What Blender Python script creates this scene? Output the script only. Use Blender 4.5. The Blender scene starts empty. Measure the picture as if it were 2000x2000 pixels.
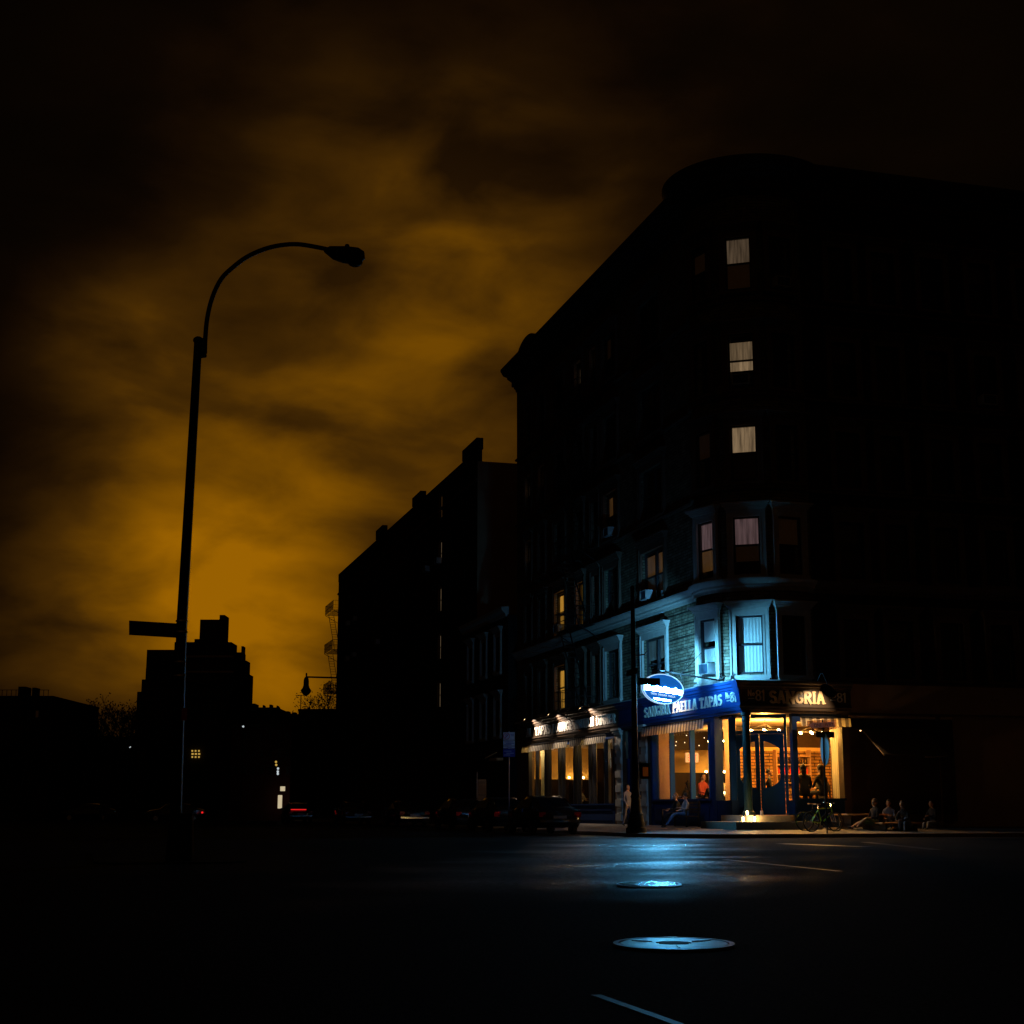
import bpy, bmesh, math, random
from mathutils import Vector, Matrix
random.seed(7)
C = bpy.context.scene.collection
R = math.radians
PI = math.pi
# ------------------------------------------------------------------ camera
F = 2917.0; TH = math.atan(583 / F); YAW = R(15.93)
CAM = Vector((-23.83, -51.43, 0.9))
cam = bpy.data.cameras.new("camera"); camo = bpy.data.objects.new("camera", cam); C.objects.link(camo)
camo.location = CAM; camo.rotation_euler = (PI / 2 + TH, 0, -YAW)
cam.sensor_fit = 'HORIZONTAL'; cam.sensor_width = 24.0; cam.lens = 24.0 * F / 2000
cam.clip_start = 0.05; cam.clip_end = 3000
sc = bpy.context.scene; sc.camera = camo
def ray(px, py):
    X = px - 1000; Y = 1000 - py
    fy = F * math.cos(TH) - Y * math.sin(TH); fz = F * math.sin(TH) + Y * math.cos(TH)
    c, s = math.cos(YAW), math.sin(YAW)
    return Vector((X * c + fy * s, -X * s + fy * c, fz))
def onx(px, py, x): r = ray(px, py); return CAM + r * ((x - CAM.x) / r.x)
def ony(px, py, y): r = ray(px, py); return CAM + r * ((y - CAM.y) / r.y)
def onz(px, py, z=0): r = ray(px, py); return CAM + r * ((z - CAM.z) / r.z)
def ond(px, py, d): r = ray(px, py); return CAM + r * (d / math.hypot(r.x, r.y))
# ------------------------------------------------------------------ view, world (night sky lit by the city)
sc.view_settings.view_transform = 'Standard'; sc.view_settings.look = 'None'
sc.view_settings.exposure = 0; sc.view_settings.gamma = 1
sc.render.engine = 'CYCLES'
w = bpy.data.worlds.new("World"); sc.world = w; w.use_nodes = True
nt = w.node_tree; nt.nodes.clear()
def N(t, **k):
    n = nt.nodes.new(t)
    for a, b in k.items(): setattr(n, a, b)
    return n
tc = N('ShaderNodeTexCoord')
def vdist(d, sc_):   # squared distance on the unit sphere, with vertical squeeze
    v = N('ShaderNodeVectorMath', operation='SUBTRACT'); nt.links.new(tc.outputs['Generated'], v.inputs[0]); v.inputs[1].default_value = d
    m = N('ShaderNodeVectorMath', operation='MULTIPLY'); nt.links.new(v.outputs[0], m.inputs[0]); m.inputs[1].default_value = sc_
    l = N('ShaderNodeVectorMath', operation='LENGTH'); nt.links.new(m.outputs[0], l.inputs[0])
    return l.outputs['Value']
def mth(op, a, b=None):
    n = N('ShaderNodeMath', operation=op)
    for i, x in enumerate((a, b)):
        if x is None: continue
        if isinstance(x, (int, float)): n.inputs[i].default_value = x
        else: nt.links.new(x, n.inputs[i])
    return n.outputs[0]
tot = None
for px, py, sg, amp in [(380, 1170, .07, .46), (300, 1060, .06, .28), (520, 1260, .06, .36), (560, 1050, .07, .24), (640, 1350, .035, .26), (230, 690, .045, .28), (640, 430, .08, .11), (940, 500, .08, .17),
                        (860, 820, .11, .28), (540, 800, .09, .1), (180, 1200, .07, .1), (470, 1330, .04, .2), (60, 1330, .05, .09), (760, 350, .16, .045), (1250, 150, .20, .035)]:
    d = ray(px, py).normalized()
    q = vdist(d, (1 / sg, 1 / sg, 1 / sg)); e = mth('POWER', 2.718, mth('MULTIPLY', mth('MULTIPLY', q, q), -0.8)); e = mth('MULTIPLY', e, amp)
    tot = e if tot is None else mth('ADD', tot, e)
q = vdist((-.25, -.8, .55), (1.2, 1.2, 1.2)); e = mth('POWER', 2.718, mth('MULTIPLY', mth('MULTIPLY', q, q), -0.8)); tot = mth('ADD', tot, mth('MULTIPLY', e, .105))
mp = N('ShaderNodeMapping'); nt.links.new(tc.outputs['Generated'], mp.inputs[0]); mp.inputs['Scale'].default_value = (7, 7, 15); mp.inputs['Rotation'].default_value = (R(0), R(-22), R(0))
nz = N('ShaderNodeTexNoise'); nt.links.new(mp.outputs[0], nz.inputs['Vector']); nz.inputs['Scale'].default_value = 1.5; nz.inputs['Detail'].default_value = 5; nz.inputs['Roughness'].default_value = .48; nz.inputs['Distortion'].default_value = .25
cr = N('ShaderNodeMapRange'); nt.links.new(nz.outputs['Fac'], cr.inputs[0]); cr.inputs[1].default_value = .3; cr.inputs[2].default_value = .7; cr.inputs[3].default_value = .42; cr.inputs[4].default_value = 1.32
br = mth('MULTIPLY', tot, cr.outputs[0])
ramp = N('ShaderNodeValToRGB'); nt.links.new(br, ramp.inputs[0])
el = ramp.color_ramp.elements
el[0].position = 0; el[0].color = (.0012, .0006, .0002, 1)
el[1].position = 1; el[1].color = (.31, .115, .0005, 1)
for p, c_ in [(.04, (.0035, .0015, .0004)), (.12, (.013, .0052, .0008)), (.3, (.052, .02, .0012)), (.6, (.165, .062, .0006))]:
    x = el.new(p); x.color = (*c_, 1)
bg = N('ShaderNodeBackground'); nt.links.new(ramp.outputs[0], bg.inputs[0]); bg.inputs[1].default_value = 1.0
wo = N('ShaderNodeOutputWorld'); nt.links.new(bg.outputs[0], wo.inputs[0])

# ------------------------------------------------------------------ materials
M = {}
def mat(name, col, rough=.7, metal=0, spec=.4, em=None, ems=0, noise=0, nscale=8, bump=0, alpha=None):
    m = bpy.data.materials.new(name); m.use_nodes = True; n = m.node_tree; b = n.nodes['Principled BSDF']
    b.inputs['Base Color'].default_value = (*col, 1); b.inputs['Roughness'].default_value = rough; b.inputs['Metallic'].default_value = metal
    b.inputs['Specular IOR Level'].default_value = spec
    if em: b.inputs['Emission Color'].default_value = (*em, 1); b.inputs['Emission Strength'].default_value = ems
    if noise or bump:
        t = n.nodes.new('ShaderNodeTexCoord'); x = n.nodes.new('ShaderNodeTexNoise'); x.inputs['Scale'].default_value = nscale; x.inputs['Detail'].default_value = 6
        n.links.new(t.outputs['Object'], x.inputs['Vector'])
        if noise:
            mx = n.nodes.new('ShaderNodeMix'); mx.data_type = 'RGBA'
            mx.inputs[6].default_value = (*[c * (1 - noise) for c in col], 1); mx.inputs[7].default_value = (*[min(1, c * (1 + noise)) for c in col], 1)
            n.links.new(x.outputs['Fac'], mx.inputs[0]); n.links.new(mx.outputs[2], b.inputs['Base Color'])
        if bump:
            bp = n.nodes.new('ShaderNodeBump'); bp.inputs['Strength'].default_value = bump; bp.inputs['Distance'].default_value = .02
            n.links.new(x.outputs['Fac'], bp.inputs['Height']); n.links.new(bp.outputs[0], b.inputs['Normal'])
    M[name] = m; return m
def brickmat(name, c1, c2, mortar, bw=.22, bh=.075, ms=.01, bump=.5, rough=.85):
    m = bpy.data.materials.new(name); m.use_nodes = True; n = m.node_tree; b = n.nodes['Principled BSDF']
    uv = n.nodes.new('ShaderNodeUVMap'); br = n.nodes.new('ShaderNodeTexBrick')
    n.links.new(uv.outputs[0], br.inputs['Vector'])
    br.inputs['Color1'].default_value = (*c1, 1); br.inputs['Color2'].default_value = (*c2, 1); br.inputs['Mortar'].default_value = (*mortar, 1)
    br.inputs['Scale'].default_value = 1; br.inputs['Brick Width'].default_value = bw; br.inputs['Row Height'].default_value = bh; br.inputs['Mortar Size'].default_value = ms
    nz = n.nodes.new('ShaderNodeTexNoise'); nz.inputs['Scale'].default_value = 2.2; nz.inputs['Detail'].default_value = 8; nz.inputs['Roughness'].default_value = .7; n.links.new(uv.outputs[0], nz.inputs['Vector'])
    mr = n.nodes.new('ShaderNodeMapRange'); mr.inputs[1].default_value = .3; mr.inputs[2].default_value = .7; mr.inputs[3].default_value = .3; mr.inputs[4].default_value = 1.25; n.links.new(nz.outputs['Fac'], mr.inputs[0])
    mx = n.nodes.new('ShaderNodeMix'); mx.data_type = 'RGBA'; mx.blend_type = 'MULTIPLY'; mx.inputs[0].default_value = 1
    n.links.new(br.outputs['Color'], mx.inputs[6]); n.links.new(mr.outputs[0], mx.inputs[7]); n.links.new(mx.outputs[2], b.inputs['Base Color'])
    bp = n.nodes.new('ShaderNodeBump'); bp.inputs['Strength'].default_value = bump; bp.inputs['Distance'].default_value = .02; bp.invert = True
    n.links.new(br.outputs['Fac'], bp.inputs['Height']); n.links.new(bp.outputs[0], b.inputs['Normal']); b.inputs['Roughness'].default_value = rough; b.inputs['Specular IOR Level'].default_value = .2
    M[name] = m; return m
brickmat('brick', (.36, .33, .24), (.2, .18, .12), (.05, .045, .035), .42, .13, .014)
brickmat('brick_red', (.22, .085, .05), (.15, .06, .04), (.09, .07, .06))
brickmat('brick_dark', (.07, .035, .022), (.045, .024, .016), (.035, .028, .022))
brickmat('brick_room', (.62, .34, .1), (.4, .19, .05), (.12, .06, .03), .46, .13, .02, .9)
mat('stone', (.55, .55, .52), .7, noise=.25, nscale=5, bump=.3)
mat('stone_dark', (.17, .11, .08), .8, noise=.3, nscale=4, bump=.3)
mat('stucco', (.5, .36, .24), .9, noise=.25, nscale=1.2, bump=.2)
mat('cornice_metal', (.05, .042, .035), .6, noise=.2)
mat('roof_tar', (.02, .02, .02), .9)
mat('navy', (.008, .06, .26), .6, spec=.1, noise=.12, nscale=3)
mat('navy_dark', (.01, .035, .13), .6, spec=.12)
mat('fascia_brown', (.075, .052, .036), .45, noise=.15, nscale=3)
mat('letter_cream', (.9, .88, .8), .5)
mat('letter_gold', (.85, .62, .32), .45)
mat('black', (.012, .012, .013), .5); mat('iron', (.018, .016, .016), .6, spec=.25)
mat('iron_green', (.02, .05, .06), .4, noise=.5, nscale=9, bump=.4)
mat('sash', (.03, .03, .035), .4)
mat('blind', (.8, .8, .78), .8); mat('curtain_dim', (.12, .08, .055), .9)
for nme, c, s in [('lit_a', (1, .66, .4), .07), ('lit_b', (1, .66, .36), .21), ('lit_c', (1, .66, .36), .12), ('lit_d', (.8, .48, .5), .1), ('lit_orange', (1, .48, .06), .55), ('lit_dim', (1, .45, .12), .05), ('lit_faint', (1, .4, .1), .003)]:
    mat(nme, (.4, .35, .3), .9, em=c, ems=s, noise=.2, nscale=3)
for nme in ('lit_a', 'lit_b', 'lit_c', 'lit_d', 'lit_orange', 'lit_dim'):  # light and shade of curtain folds put into the emission as stretched noise
    n = M[nme].node_tree; b = n.nodes['Principled BSDF']; b.inputs['Base Color'].default_value = (.3, .25, .2, 1); st_ = b.inputs['Emission Strength'].default_value
    t = n.nodes.new('ShaderNodeTexCoord'); mp_ = n.nodes.new('ShaderNodeMapping'); mp_.inputs['Scale'].default_value = (9, 9, .7); n.links.new(t.outputs['Object'], mp_.inputs[0])
    x = n.nodes.new('ShaderNodeTexNoise'); x.inputs['Scale'].default_value = 1.2; x.inputs['Detail'].default_value = 4; n.links.new(mp_.outputs[0], x.inputs[0])
    q = n.nodes.new('ShaderNodeMapRange'); q.inputs[1].default_value = .3; q.inputs[2].default_value = .7; q.inputs[3].default_value = st_ * .35; q.inputs[4].default_value = st_ * 1.25; n.links.new(x.outputs[0], q.inputs[0]); n.links.new(q.outputs[0], b.inputs['Emission Strength'])
mat('bulb', (1, .8, .5), .5, em=(1, .6, .2), ems=60); mat('candle', (1, .8, .5), .5, em=(1, .55, .15), ems=14)
mat('fairy', (1, .9, .8), .5, em=(1, .8, .6), ems=2.5)
mat('neon_white', (.9, .95, 1), .5, em=(.1, .52, .92), ems=360)
mat('neon_back', (.9, .95, 1), .5, em=(.14, .5, 1), ems=70)
mat('neon_blue', (.02, .1, .3), .4, em=(.01, .16, .62), ems=.65); mat('neon_trim', (.8, .9, 1), .4, em=(.5, .75, 1), ems=.8)
mat('neon_text', (.8, .9, 1), .5, em=(.6, .85, 1), ems=1.6)
mat('exit_red', (.8, .1, .05), .5, em=(1, .12, .05), ems=1.2); mat('exit_face', (.9, .6, .35), .5, em=(1, .6, .3), ems=.5)
mat('tail_red', (.5, .01, .01), .3, em=(1, .02, .02), ems=.7); mat('tail_dark', (.25, .01, .01), .2)
mat('car_paint', (.008, .009, .012), .12, spec=.9); mat('chrome', (.7, .7, .72), .12, metal=1); mat('rubber', (.01, .01, .01), .8); mat('car_glass', (.005, .006, .008), .05, spec=.8)
mat('concrete', (.3, .27, .25), .75, noise=.3, nscale=3, bump=.3); mat('concrete_step', (.36, .33, .28), .7, noise=.3, nscale=6, bump=.5)
mat('wood', (.48, .27, .12), .5, noise=.3, nscale=3); mat('wood_dark', (.05, .028, .015), .5, noise=.3); mat('wood_pale', (.6, .38, .2), .5, noise=.2)
mat('skin', (.4, .23, .15), .6); mat('hair', (.012, .009, .007), .7); mat('hair_brown', (.07, .035, .02), .7)
mat('cloth_black', (.012, .012, .014), .9); mat('cloth_grey', (.35, .35, .38), .9); mat('cloth_white', (.7, .68, .66), .9); mat('jeans', (.04, .14, .38), .9); mat('jeans_grey', (.16, .17, .22), .9)
mat('cloth_green', (.16, .22, .08), .9); mat('cloth_red', (.35, .06, .05), .9); mat('shoe', (.02, .02, .02), .5); mat('cloth_lilac', (.4, .38, .5), .9)
mat('curtain_cream', (.75, .55, .38), .9, noise=.1); mat('curtain_blue', (.7, .78, .82), .9); mat('curtain_tan', (.6, .38, .13), .9)
mat('plaster_warm', (.8, .5, .16), .9, noise=.1, nscale=2); mat('ceiling_cream', (.75, .6, .4), .9); mat('booth', (.02, .008, .004), .6)
mat('floor_wood', (.12, .06, .03), .4)
mat('sign_white', (.55, .53, .62), .6); mat('sign_blue', (.03, .05, .3), .5); mat('sign_red', (.6, .03, .06), .5); mat('sign_grey', (.2, .2, .22), .4, metal=.5)
mat('sign_green', (.01, .05, .03), .5); mat('sign_maroon', (.05, .006, .008), .6); mat('sign_letter', (.2, .02, .025), .6)
mat('sign_paleblue', (.3, .5, .55), .6)
mat('oneway_face', (.8, .55, .5), .5)
mat('bike_green', (.3, .75, .02), .3); mat('paint_line', (.13, .13, .12), .5, noise=.5, nscale=14)
mat('bottle_red', (.5, .03, .01), .2, em=(1, .05, .01), ems=.25); mat('bottle_dark', (.03, .02, .01), .1, spec=.8)
mat('bark', (.025, .018, .014), .9); mat('leaf', (.03, .03, .012), .8); mat('paper', (.6, .5, .35), .8)
mat('ac_white', (.55, .58, .6), .5); mat('ac_grill', (.05, .1, .16), .6)
mat('awning_black', (.1, .075, .05), .8); mat('lens_dark', (.04, .035, .03), .2, spec=.6)
mat('lens_lit', (.9, .7, .4), .3, em=(1, .6, .25), ems=3)
mat('shop_lit', (.9, .8, .6), .6, em=(1, .8, .5), ems=.55, noise=.5, nscale=2)
mat('dot_yellow', (1, .7, .2), .5, em=(1, .62, .12), ems=.5); mat('dot_white', (1, 1, 1), .5, em=(.85, .95, 1), ems=.6)
mat('hand_orange', (.9, .2, .02), .5, em=(1, .22, .02), ems=.03)
mat('brick_far', (.09, .02, .015), .9, noise=.3)
mat('far_wall', (.035, .028, .022), .95, noise=.3, nscale=.4)
m = bpy.data.materials.new('sheet_black'); m.use_nodes = True; n = m.node_tree; b = n.nodes['Principled BSDF']; b.inputs['Base Color'].default_value = (.01, .01, .012, 1); o = n.nodes['Material Output']; a = n.nodes.new('ShaderNodeBsdfTransparent'); a.inputs[0].default_value = (.9, .6, .5, 1); x = n.nodes.new('ShaderNodeMixShader'); x.inputs[0].default_value = .4; n.links.new(b.outputs[0], x.inputs[1]); n.links.new(a.outputs[0], x.inputs[2]); n.links.new(x.outputs[0], o.inputs[0]); M['sheet_black'] = m
# glass
m = bpy.data.materials.new('glass'); m.use_nodes = True; n = m.node_tree; n.nodes.clear()
o = n.nodes.new('ShaderNodeOutputMaterial'); a = n.nodes.new('ShaderNodeBsdfTransparent'); g = n.nodes.new('ShaderNodeBsdfGlossy'); fz = n.nodes.new('ShaderNodeFresnel'); mx = n.nodes.new('ShaderNodeMixShader')
a.inputs[0].default_value = (.95, .96, .95, 1); g.inputs['Roughness'].default_value = .02; fz.inputs[0].default_value = 1.45
gg = n.nodes.new('ShaderNodeNewGeometry'); mr_ = n.nodes.new('ShaderNodeMapRange'); n.links.new(gg.outputs['Backfacing'], mr_.inputs[0]); mr_.inputs[3].default_value = 1.45; mr_.inputs[4].default_value = 1 / 1.45; n.links.new(mr_.outputs[0], fz.inputs[0])
n.links.new(fz.outputs[0], mx.inputs[0]); n.links.new(a.outputs[0], mx.inputs[1]); n.links.new(g.outputs[0], mx.inputs[2]); n.links.new(mx.outputs[0], o.inputs[0]); M['glass'] = m
# striped awning cloth (stripes along the valance, UV x in metres)
m = bpy.data.materials.new('stripe'); m.use_nodes = True; n = m.node_tree; b = n.nodes['Principled BSDF']
uv = n.nodes.new('ShaderNodeUVMap'); wv = n.nodes.new('ShaderNodeTexWave'); wv.inputs['Scale'].default_value = 1.05; wv.inputs['Distortion'].default_value = .0; wv.bands_direction = 'X'
n.links.new(uv.outputs[0], wv.inputs[0]); rp = n.nodes.new('ShaderNodeValToRGB'); rp.color_ramp.interpolation = 'CONSTANT'; rp.color_ramp.elements[0].color = (.8, .74, .6, 1); rp.color_ramp.elements[1].color = (.22, .2, .2, 1); rp.color_ramp.elements[1].position = .55
n.links.new(wv.outputs['Fac'], rp.inputs[0]); n.links.new(rp.outputs[0], b.inputs['Base Color']); b.inputs['Roughness'].default_value = .9
M['stripe'] = m
def translucent(name, f, col):
    n = M[name].node_tree; b = n.nodes['Principled BSDF']; o = n.nodes['Material Output']; t = n.nodes.new('ShaderNodeBsdfTranslucent'); x = n.nodes.new('ShaderNodeMixShader'); x.inputs[0].default_value = f
    if b.inputs['Base Color'].links: n.links.new(b.inputs['Base Color'].links[0].from_socket, t.inputs[0])
    else: t.inputs[0].default_value = (*col, 1)
    n.links.new(b.outputs[0], x.inputs[1]); n.links.new(t.outputs[0], x.inputs[2]); n.links.new(x.outputs[0], o.inputs[0])
for q in ('stripe', 'curtain_cream', 'curtain_blue', 'curtain_tan'): translucent(q, .55, (.7, .78, .82))
translucent('oneway_face', .8, (.8, .55, .5))
# asphalt: aggregate grain, damp smoother patches
m = bpy.data.materials.new('asphalt'); m.use_nodes = True; n = m.node_tree; b = n.nodes['Principled BSDF']
t = n.nodes.new('ShaderNodeTexCoord'); n1 = n.nodes.new('ShaderNodeTexNoise'); n1.inputs['Scale'].default_value = 28; n1.inputs['Detail'].default_value = 5; n1.inputs['Roughness'].default_value = .7; n.links.new(t.outputs['Object'], n1.inputs[0])
n2 = n.nodes.new('ShaderNodeTexNoise'); n2.inputs['Scale'].default_value = .35; n2.inputs['Detail'].default_value = 4; n.links.new(t.outputs['Object'], n2.inputs[0])
sx = n.nodes.new('ShaderNodeSeparateXYZ'); n.links.new(t.outputs['Object'], sx.inputs[0])
def MR(v, a, b, c, d):
    q = n.nodes.new('ShaderNodeMapRange'); q.interpolation_type = 'SMOOTHSTEP'; q.inputs[1].default_value = a; q.inputs[2].default_value = b; q.inputs[3].default_value = c; q.inputs[4].default_value = d; n.links.new(v, q.inputs[0]); return q.outputs[0]
def MM(op, a, b):
    q = n.nodes.new('ShaderNodeMath'); q.operation = op; n.links.new(a, q.inputs[0])
    if isinstance(b, (int, float)): q.inputs[1].default_value = b
    else: n.links.new(b, q.inputs[1])
    return q.outputs[0]
# worn, polished asphalt in the wheel tracks of the crossing; coarse fresh surface elsewhere
wob = MM('ADD', sx.outputs[1], MR(n2.outputs[0], 0, 1, -3, 3))
dg = MM('SUBTRACT', sx.outputs[0], MM('MULTIPLY', sx.outputs[1], .4)); dg = MM('ADD', dg, MR(n2.outputs[0], .3, .7, -.7, .7))
worn = MM('MULTIPLY', MR(wob, -38, -27, 0, 1), MM('MULTIPLY', MR(dg, -8.2, -5.2, .02, 1), MR(dg, -3.4, -.6, 1, .15)))
n4 = n.nodes.new('ShaderNodeTexNoise'); n4.inputs['Scale'].default_value = 11; n4.inputs['Detail'].default_value = 8; n4.inputs['Roughness'].default_value = .8; n.links.new(t.outputs['Object'], n4.inputs[0])
worn = MM('MULTIPLY', worn, MR(n4.outputs[0], .42, .6, .5, 1))
mpn = n.nodes.new('ShaderNodeMapping'); mpn.inputs['Scale'].default_value = (.07, .24, 1); mpn.inputs['Rotation'].default_value = (0, 0, R(12)); n.links.new(t.outputs['Object'], mpn.inputs[0])
n3 = n.nodes.new('ShaderNodeTexNoise'); n3.inputs['Scale'].default_value = 1; n3.inputs['Detail'].default_value = 3; n.links.new(mpn.outputs[0], n3.inputs[0])
worn = MM('MULTIPLY', worn, MR(n3.outputs[0], .36, .6, .62, 1))
n.links.new(MR(worn, 0, 1, .92, .24), b.inputs['Roughness']); n.links.new(MR(worn, 0, 1, .015, 1), b.inputs['Specular IOR Level'])
rc = n.nodes.new('ShaderNodeValToRGB'); rc.color_ramp.elements[0].color = (.008, .008, .009, 1); rc.color_ramp.elements[1].color = (.055, .053, .05, 1); rc.color_ramp.elements[0].position = .35; rc.color_ramp.elements[1].position = .72
n.links.new(n1.outputs[0], rc.inputs[0]); n.links.new(rc.outputs[0], b.inputs['Base Color'])
bp = n.nodes.new('ShaderNodeBump'); bp.inputs['Strength'].default_value = .9; bp.inputs['Distance'].default_value = .02; n.links.new(n1.outputs[0], bp.inputs['Height']); n.links.new(bp.outputs[0], b.inputs['Normal'])
bp2 = n.nodes.new('ShaderNodeBump'); bp2.inputs['Strength'].default_value = .6; bp2.inputs['Distance'].default_value = .02; n.links.new(n4.outputs[0], bp2.inputs['Height']); n.links.new(bp2.outputs[0], b.inputs['Coat Normal'])
film = MM('MULTIPLY', MM('MULTIPLY', worn, MR(n3.outputs[0], .4, .56, .2, 1)), MR(dg, -3.4, -1.6, 1, .06)); film = MM('MULTIPLY', film, MR(n1.outputs[0], .4, .6, .55, 1))
n.links.new(film, b.inputs['Coat Weight']); b.inputs['Coat Roughness'].default_value = .19; b.inputs['Coat IOR'].default_value = 1.45
M['asphalt'] = m
# worn iron of the covers
m = mat('cover_iron', (.25, .26, .27), .34, metal=.85, noise=.5, nscale=12, bump=.25)
m = mat('cover_iron_bright', (.75, .75, .75), .22, metal=.9, noise=.2, nscale=12, bump=.1)

# ------------------------------------------------------------------ object helpers
W = {}
class MB:
    def __init__(s, T=None): s.v = []; s.f = []; s.m = []; s.uvs = None; s.T = T; s.cm = 0
    def add(s, vs, fs):
        k = len(s.v)
        for p in vs:
            p = Vector(p); s.v.append(s.T @ p if s.T else p)
        for f in fs: s.f.append([k + i for i in f]); s.m.append(s.cm)
        return s
    def box(s, x0, x1, y0, y1, z0, z1):
        return s.add([(x0, y0, z0), (x1, y0, z0), (x1, y1, z0), (x0, y1, z0), (x0, y0, z1), (x1, y0, z1), (x1, y1, z1), (x0, y1, z1)],
                     [(0, 3, 2, 1), (4, 5, 6, 7), (0, 1, 5, 4), (1, 2, 6, 5), (2, 3, 7, 6), (3, 0, 4, 7)])
    def bar(s, a, b, wd, th, up=(0, 0, 1)):   # rectangular bar from a to b
        a = Vector(a); b = Vector(b); d = (b - a).normalized(); u = Vector(up)
        if abs(d.dot(u)) > .98: u = Vector((1, 0, 0))
        x = d.cross(u).normalized() * wd / 2; y = x.cross(d).normalized() * th / 2
        vs = [a - x - y, a + x - y, a + x + y, a - x + y, b - x - y, b + x - y, b + x + y, b - x + y]
        return s.add(vs, [(0, 3, 2, 1), (4, 5, 6, 7), (0, 1, 5, 4), (1, 2, 6, 5), (2, 3, 7, 6), (3, 0, 4, 7)])
    def tube(s, pts, rs, n=10, cap=True):
        pts = [Vector(p) for p in pts]
        if not isinstance(rs, (list, tuple)): rs = [rs] * len(pts)
        vs = []; fs = []; pu = None
        for i, p in enumerate(pts):
            d = (pts[min(i + 1, len(pts) - 1)] - pts[max(i - 1, 0)]).normalized()
            if pu is None:
                pu = Vector((0, 0, 1)) if abs(d.z) < .9 else Vector((1, 0, 0))
            x = d.cross(pu).normalized(); y = x.cross(d).normalized(); pu = y
            for k in range(n):
                a = 2 * PI * k / n; vs.append(p + (x * math.cos(a) + y * math.sin(a)) * rs[i])
        for i in range(len(pts) - 1):
            for k in range(n): fs.append((i * n + k, i * n + (k + 1) % n, (i + 1) * n + (k + 1) % n, (i + 1) * n + k))
        if cap: fs.append(tuple(range(n))[::-1]); fs.append(tuple((len(pts) - 1) * n + k for k in range(n)))
        return s.add(vs, fs)
    def lathe(s, c, prof, n=20, ax=None):
        c = Vector(c); X, Y, Z = (Vector((1, 0, 0)), Vector((0, 1, 0)), Vector((0, 0, 1))) if ax is None else ax
        vs = []; fs = []
        for r, z in prof:
            for k in range(n): a = 2 * PI * k / n; vs.append(c + X * r * math.cos(a) + Y * r * math.sin(a) + Z * z)
        for i in range(len(prof) - 1):
            for k in range(n): fs.append((i * n + k, i * n + (k + 1) % n, (i + 1) * n + (k + 1) % n, (i + 1) * n + k))
        fs.append(tuple(range(n))[::-1]); fs.append(tuple((len(prof) - 1) * n + k for k in range(n)))
        return s.add(vs, fs)
    def ball(s, c, r, n=12, sq=(1, 1, 1)):
        prof = [(max(.001, math.sin(PI * i / (n // 2 + 2))), -math.cos(PI * i / (n // 2 + 2))) for i in range(n // 2 + 3)]
        k = len(s.v); T = s.T; s.T = None
        s.lathe((0, 0, 0), prof, n); s.T = T
        for i in range(k, len(s.v)):
            p = s.v[i]; p = Vector((p.x * r * sq[0], p.y * r * sq[1], p.z * r * sq[2])) + Vector(c); s.v[i] = T @ p if T else p
        return s
    def prism(s, poly, fn, d0, d1):  # poly of (a,b); fn(a,b,d) -> xyz
        n = len(poly); vs = [fn(a, b, d0) for a, b in poly] + [fn(a, b, d1) for a, b in poly]
        return s.add(vs, [tuple(range(n))[::-1], tuple(range(n, 2 * n))] + [(i, (i + 1) % n, n + (i + 1) % n, n + i) for i in range(n)])
    def build(s, name, mt, parent=None, loc=None, smooth=False, uv=None, mats=None):
        loc = W[parent] if parent is not None else Vector(loc or (0, 0, 0))
        me = bpy.data.meshes.new(name); me.from_pydata([tuple(v - loc) for v in s.v], [], s.f)
        for q in (mats or [mt]): me.materials.append(M[q] if isinstance(q, str) else q)
        if mats: me.polygons.foreach_set('material_index', s.m)
        bm = bmesh.new(); bm.from_mesh(me); bmesh.ops.recalc_face_normals(bm, faces=bm.faces)
        ul = bm.loops.layers.uv.new('UVMap')
        for f in bm.faces:
            nn = f.normal
            for l in f.loops:
                p = l.vert.co + loc
                if s.uvs: l[ul].uv = s.uvs[l.vert.index]
                elif abs(nn.z) > .8: l[ul].uv = (p.x, p.y)
                elif abs(nn.x) > abs(nn.y): l[ul].uv = (p.y, p.z)
                else: l[ul].uv = (p.x, p.z)
            f.smooth = smooth
        bm.to_mesh(me); bm.free()
        if smooth:
            try: me.set_sharp_from_angle(angle=R(40))
            except Exception: pass
        o = bpy.data.objects.new(name, me); C.objects.link(o); o.parent = parent
        if parent is None: o.location = loc
        W[o] = loc; return o
def tag(o, label=None, cat=None, group=None, kind=None):
    if label: o['label'] = label
    if cat: o['category'] = cat
    if group: o['group'] = group
    if kind: o['kind'] = kind
    return o
def thing(name, loc, label, cat, group=None):
    o = bpy.data.objects.new(name, None); C.objects.link(o); o.location = loc; W[o] = Vector(loc); o.empty_display_size = .2
    return tag(o, label, cat, group)
def kids(o): return [c for c in bpy.data.objects if c.parent == o]
def copy_tree(o, parent=None):
    c = o.copy(); C.objects.link(c); c.parent = parent; W[c] = W[o]
    for k in kids(o): copy_tree(k, c)
    return c
def dup(o, loc, rz, label, cat=None, group=None):
    c = copy_tree(o); c.location = loc; c.rotation_euler = (0, 0, rz); c['label'] = label
    if group: c['group'] = group
    return c
def light(name, kind, loc, power, col, parent, size=.05, **k):
    l = bpy.data.lights.new(name, kind); l.energy = power; l.color = col
    if kind in ('POINT', 'SPOT'): l.shadow_soft_size = size
    for a, b in k.items(): setattr(l, a, b)
    o = bpy.data.objects.new(name, l); C.objects.link(o)
    if parent is not None: o.parent = parent; o.location = Vector(loc) - W[parent]
    else: o.location = loc
    return o
def aim(o, d): o.rotation_euler = Vector(d).to_track_quat('-Z', 'Y').to_euler()
WARM = (1, .45, .075)

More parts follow.
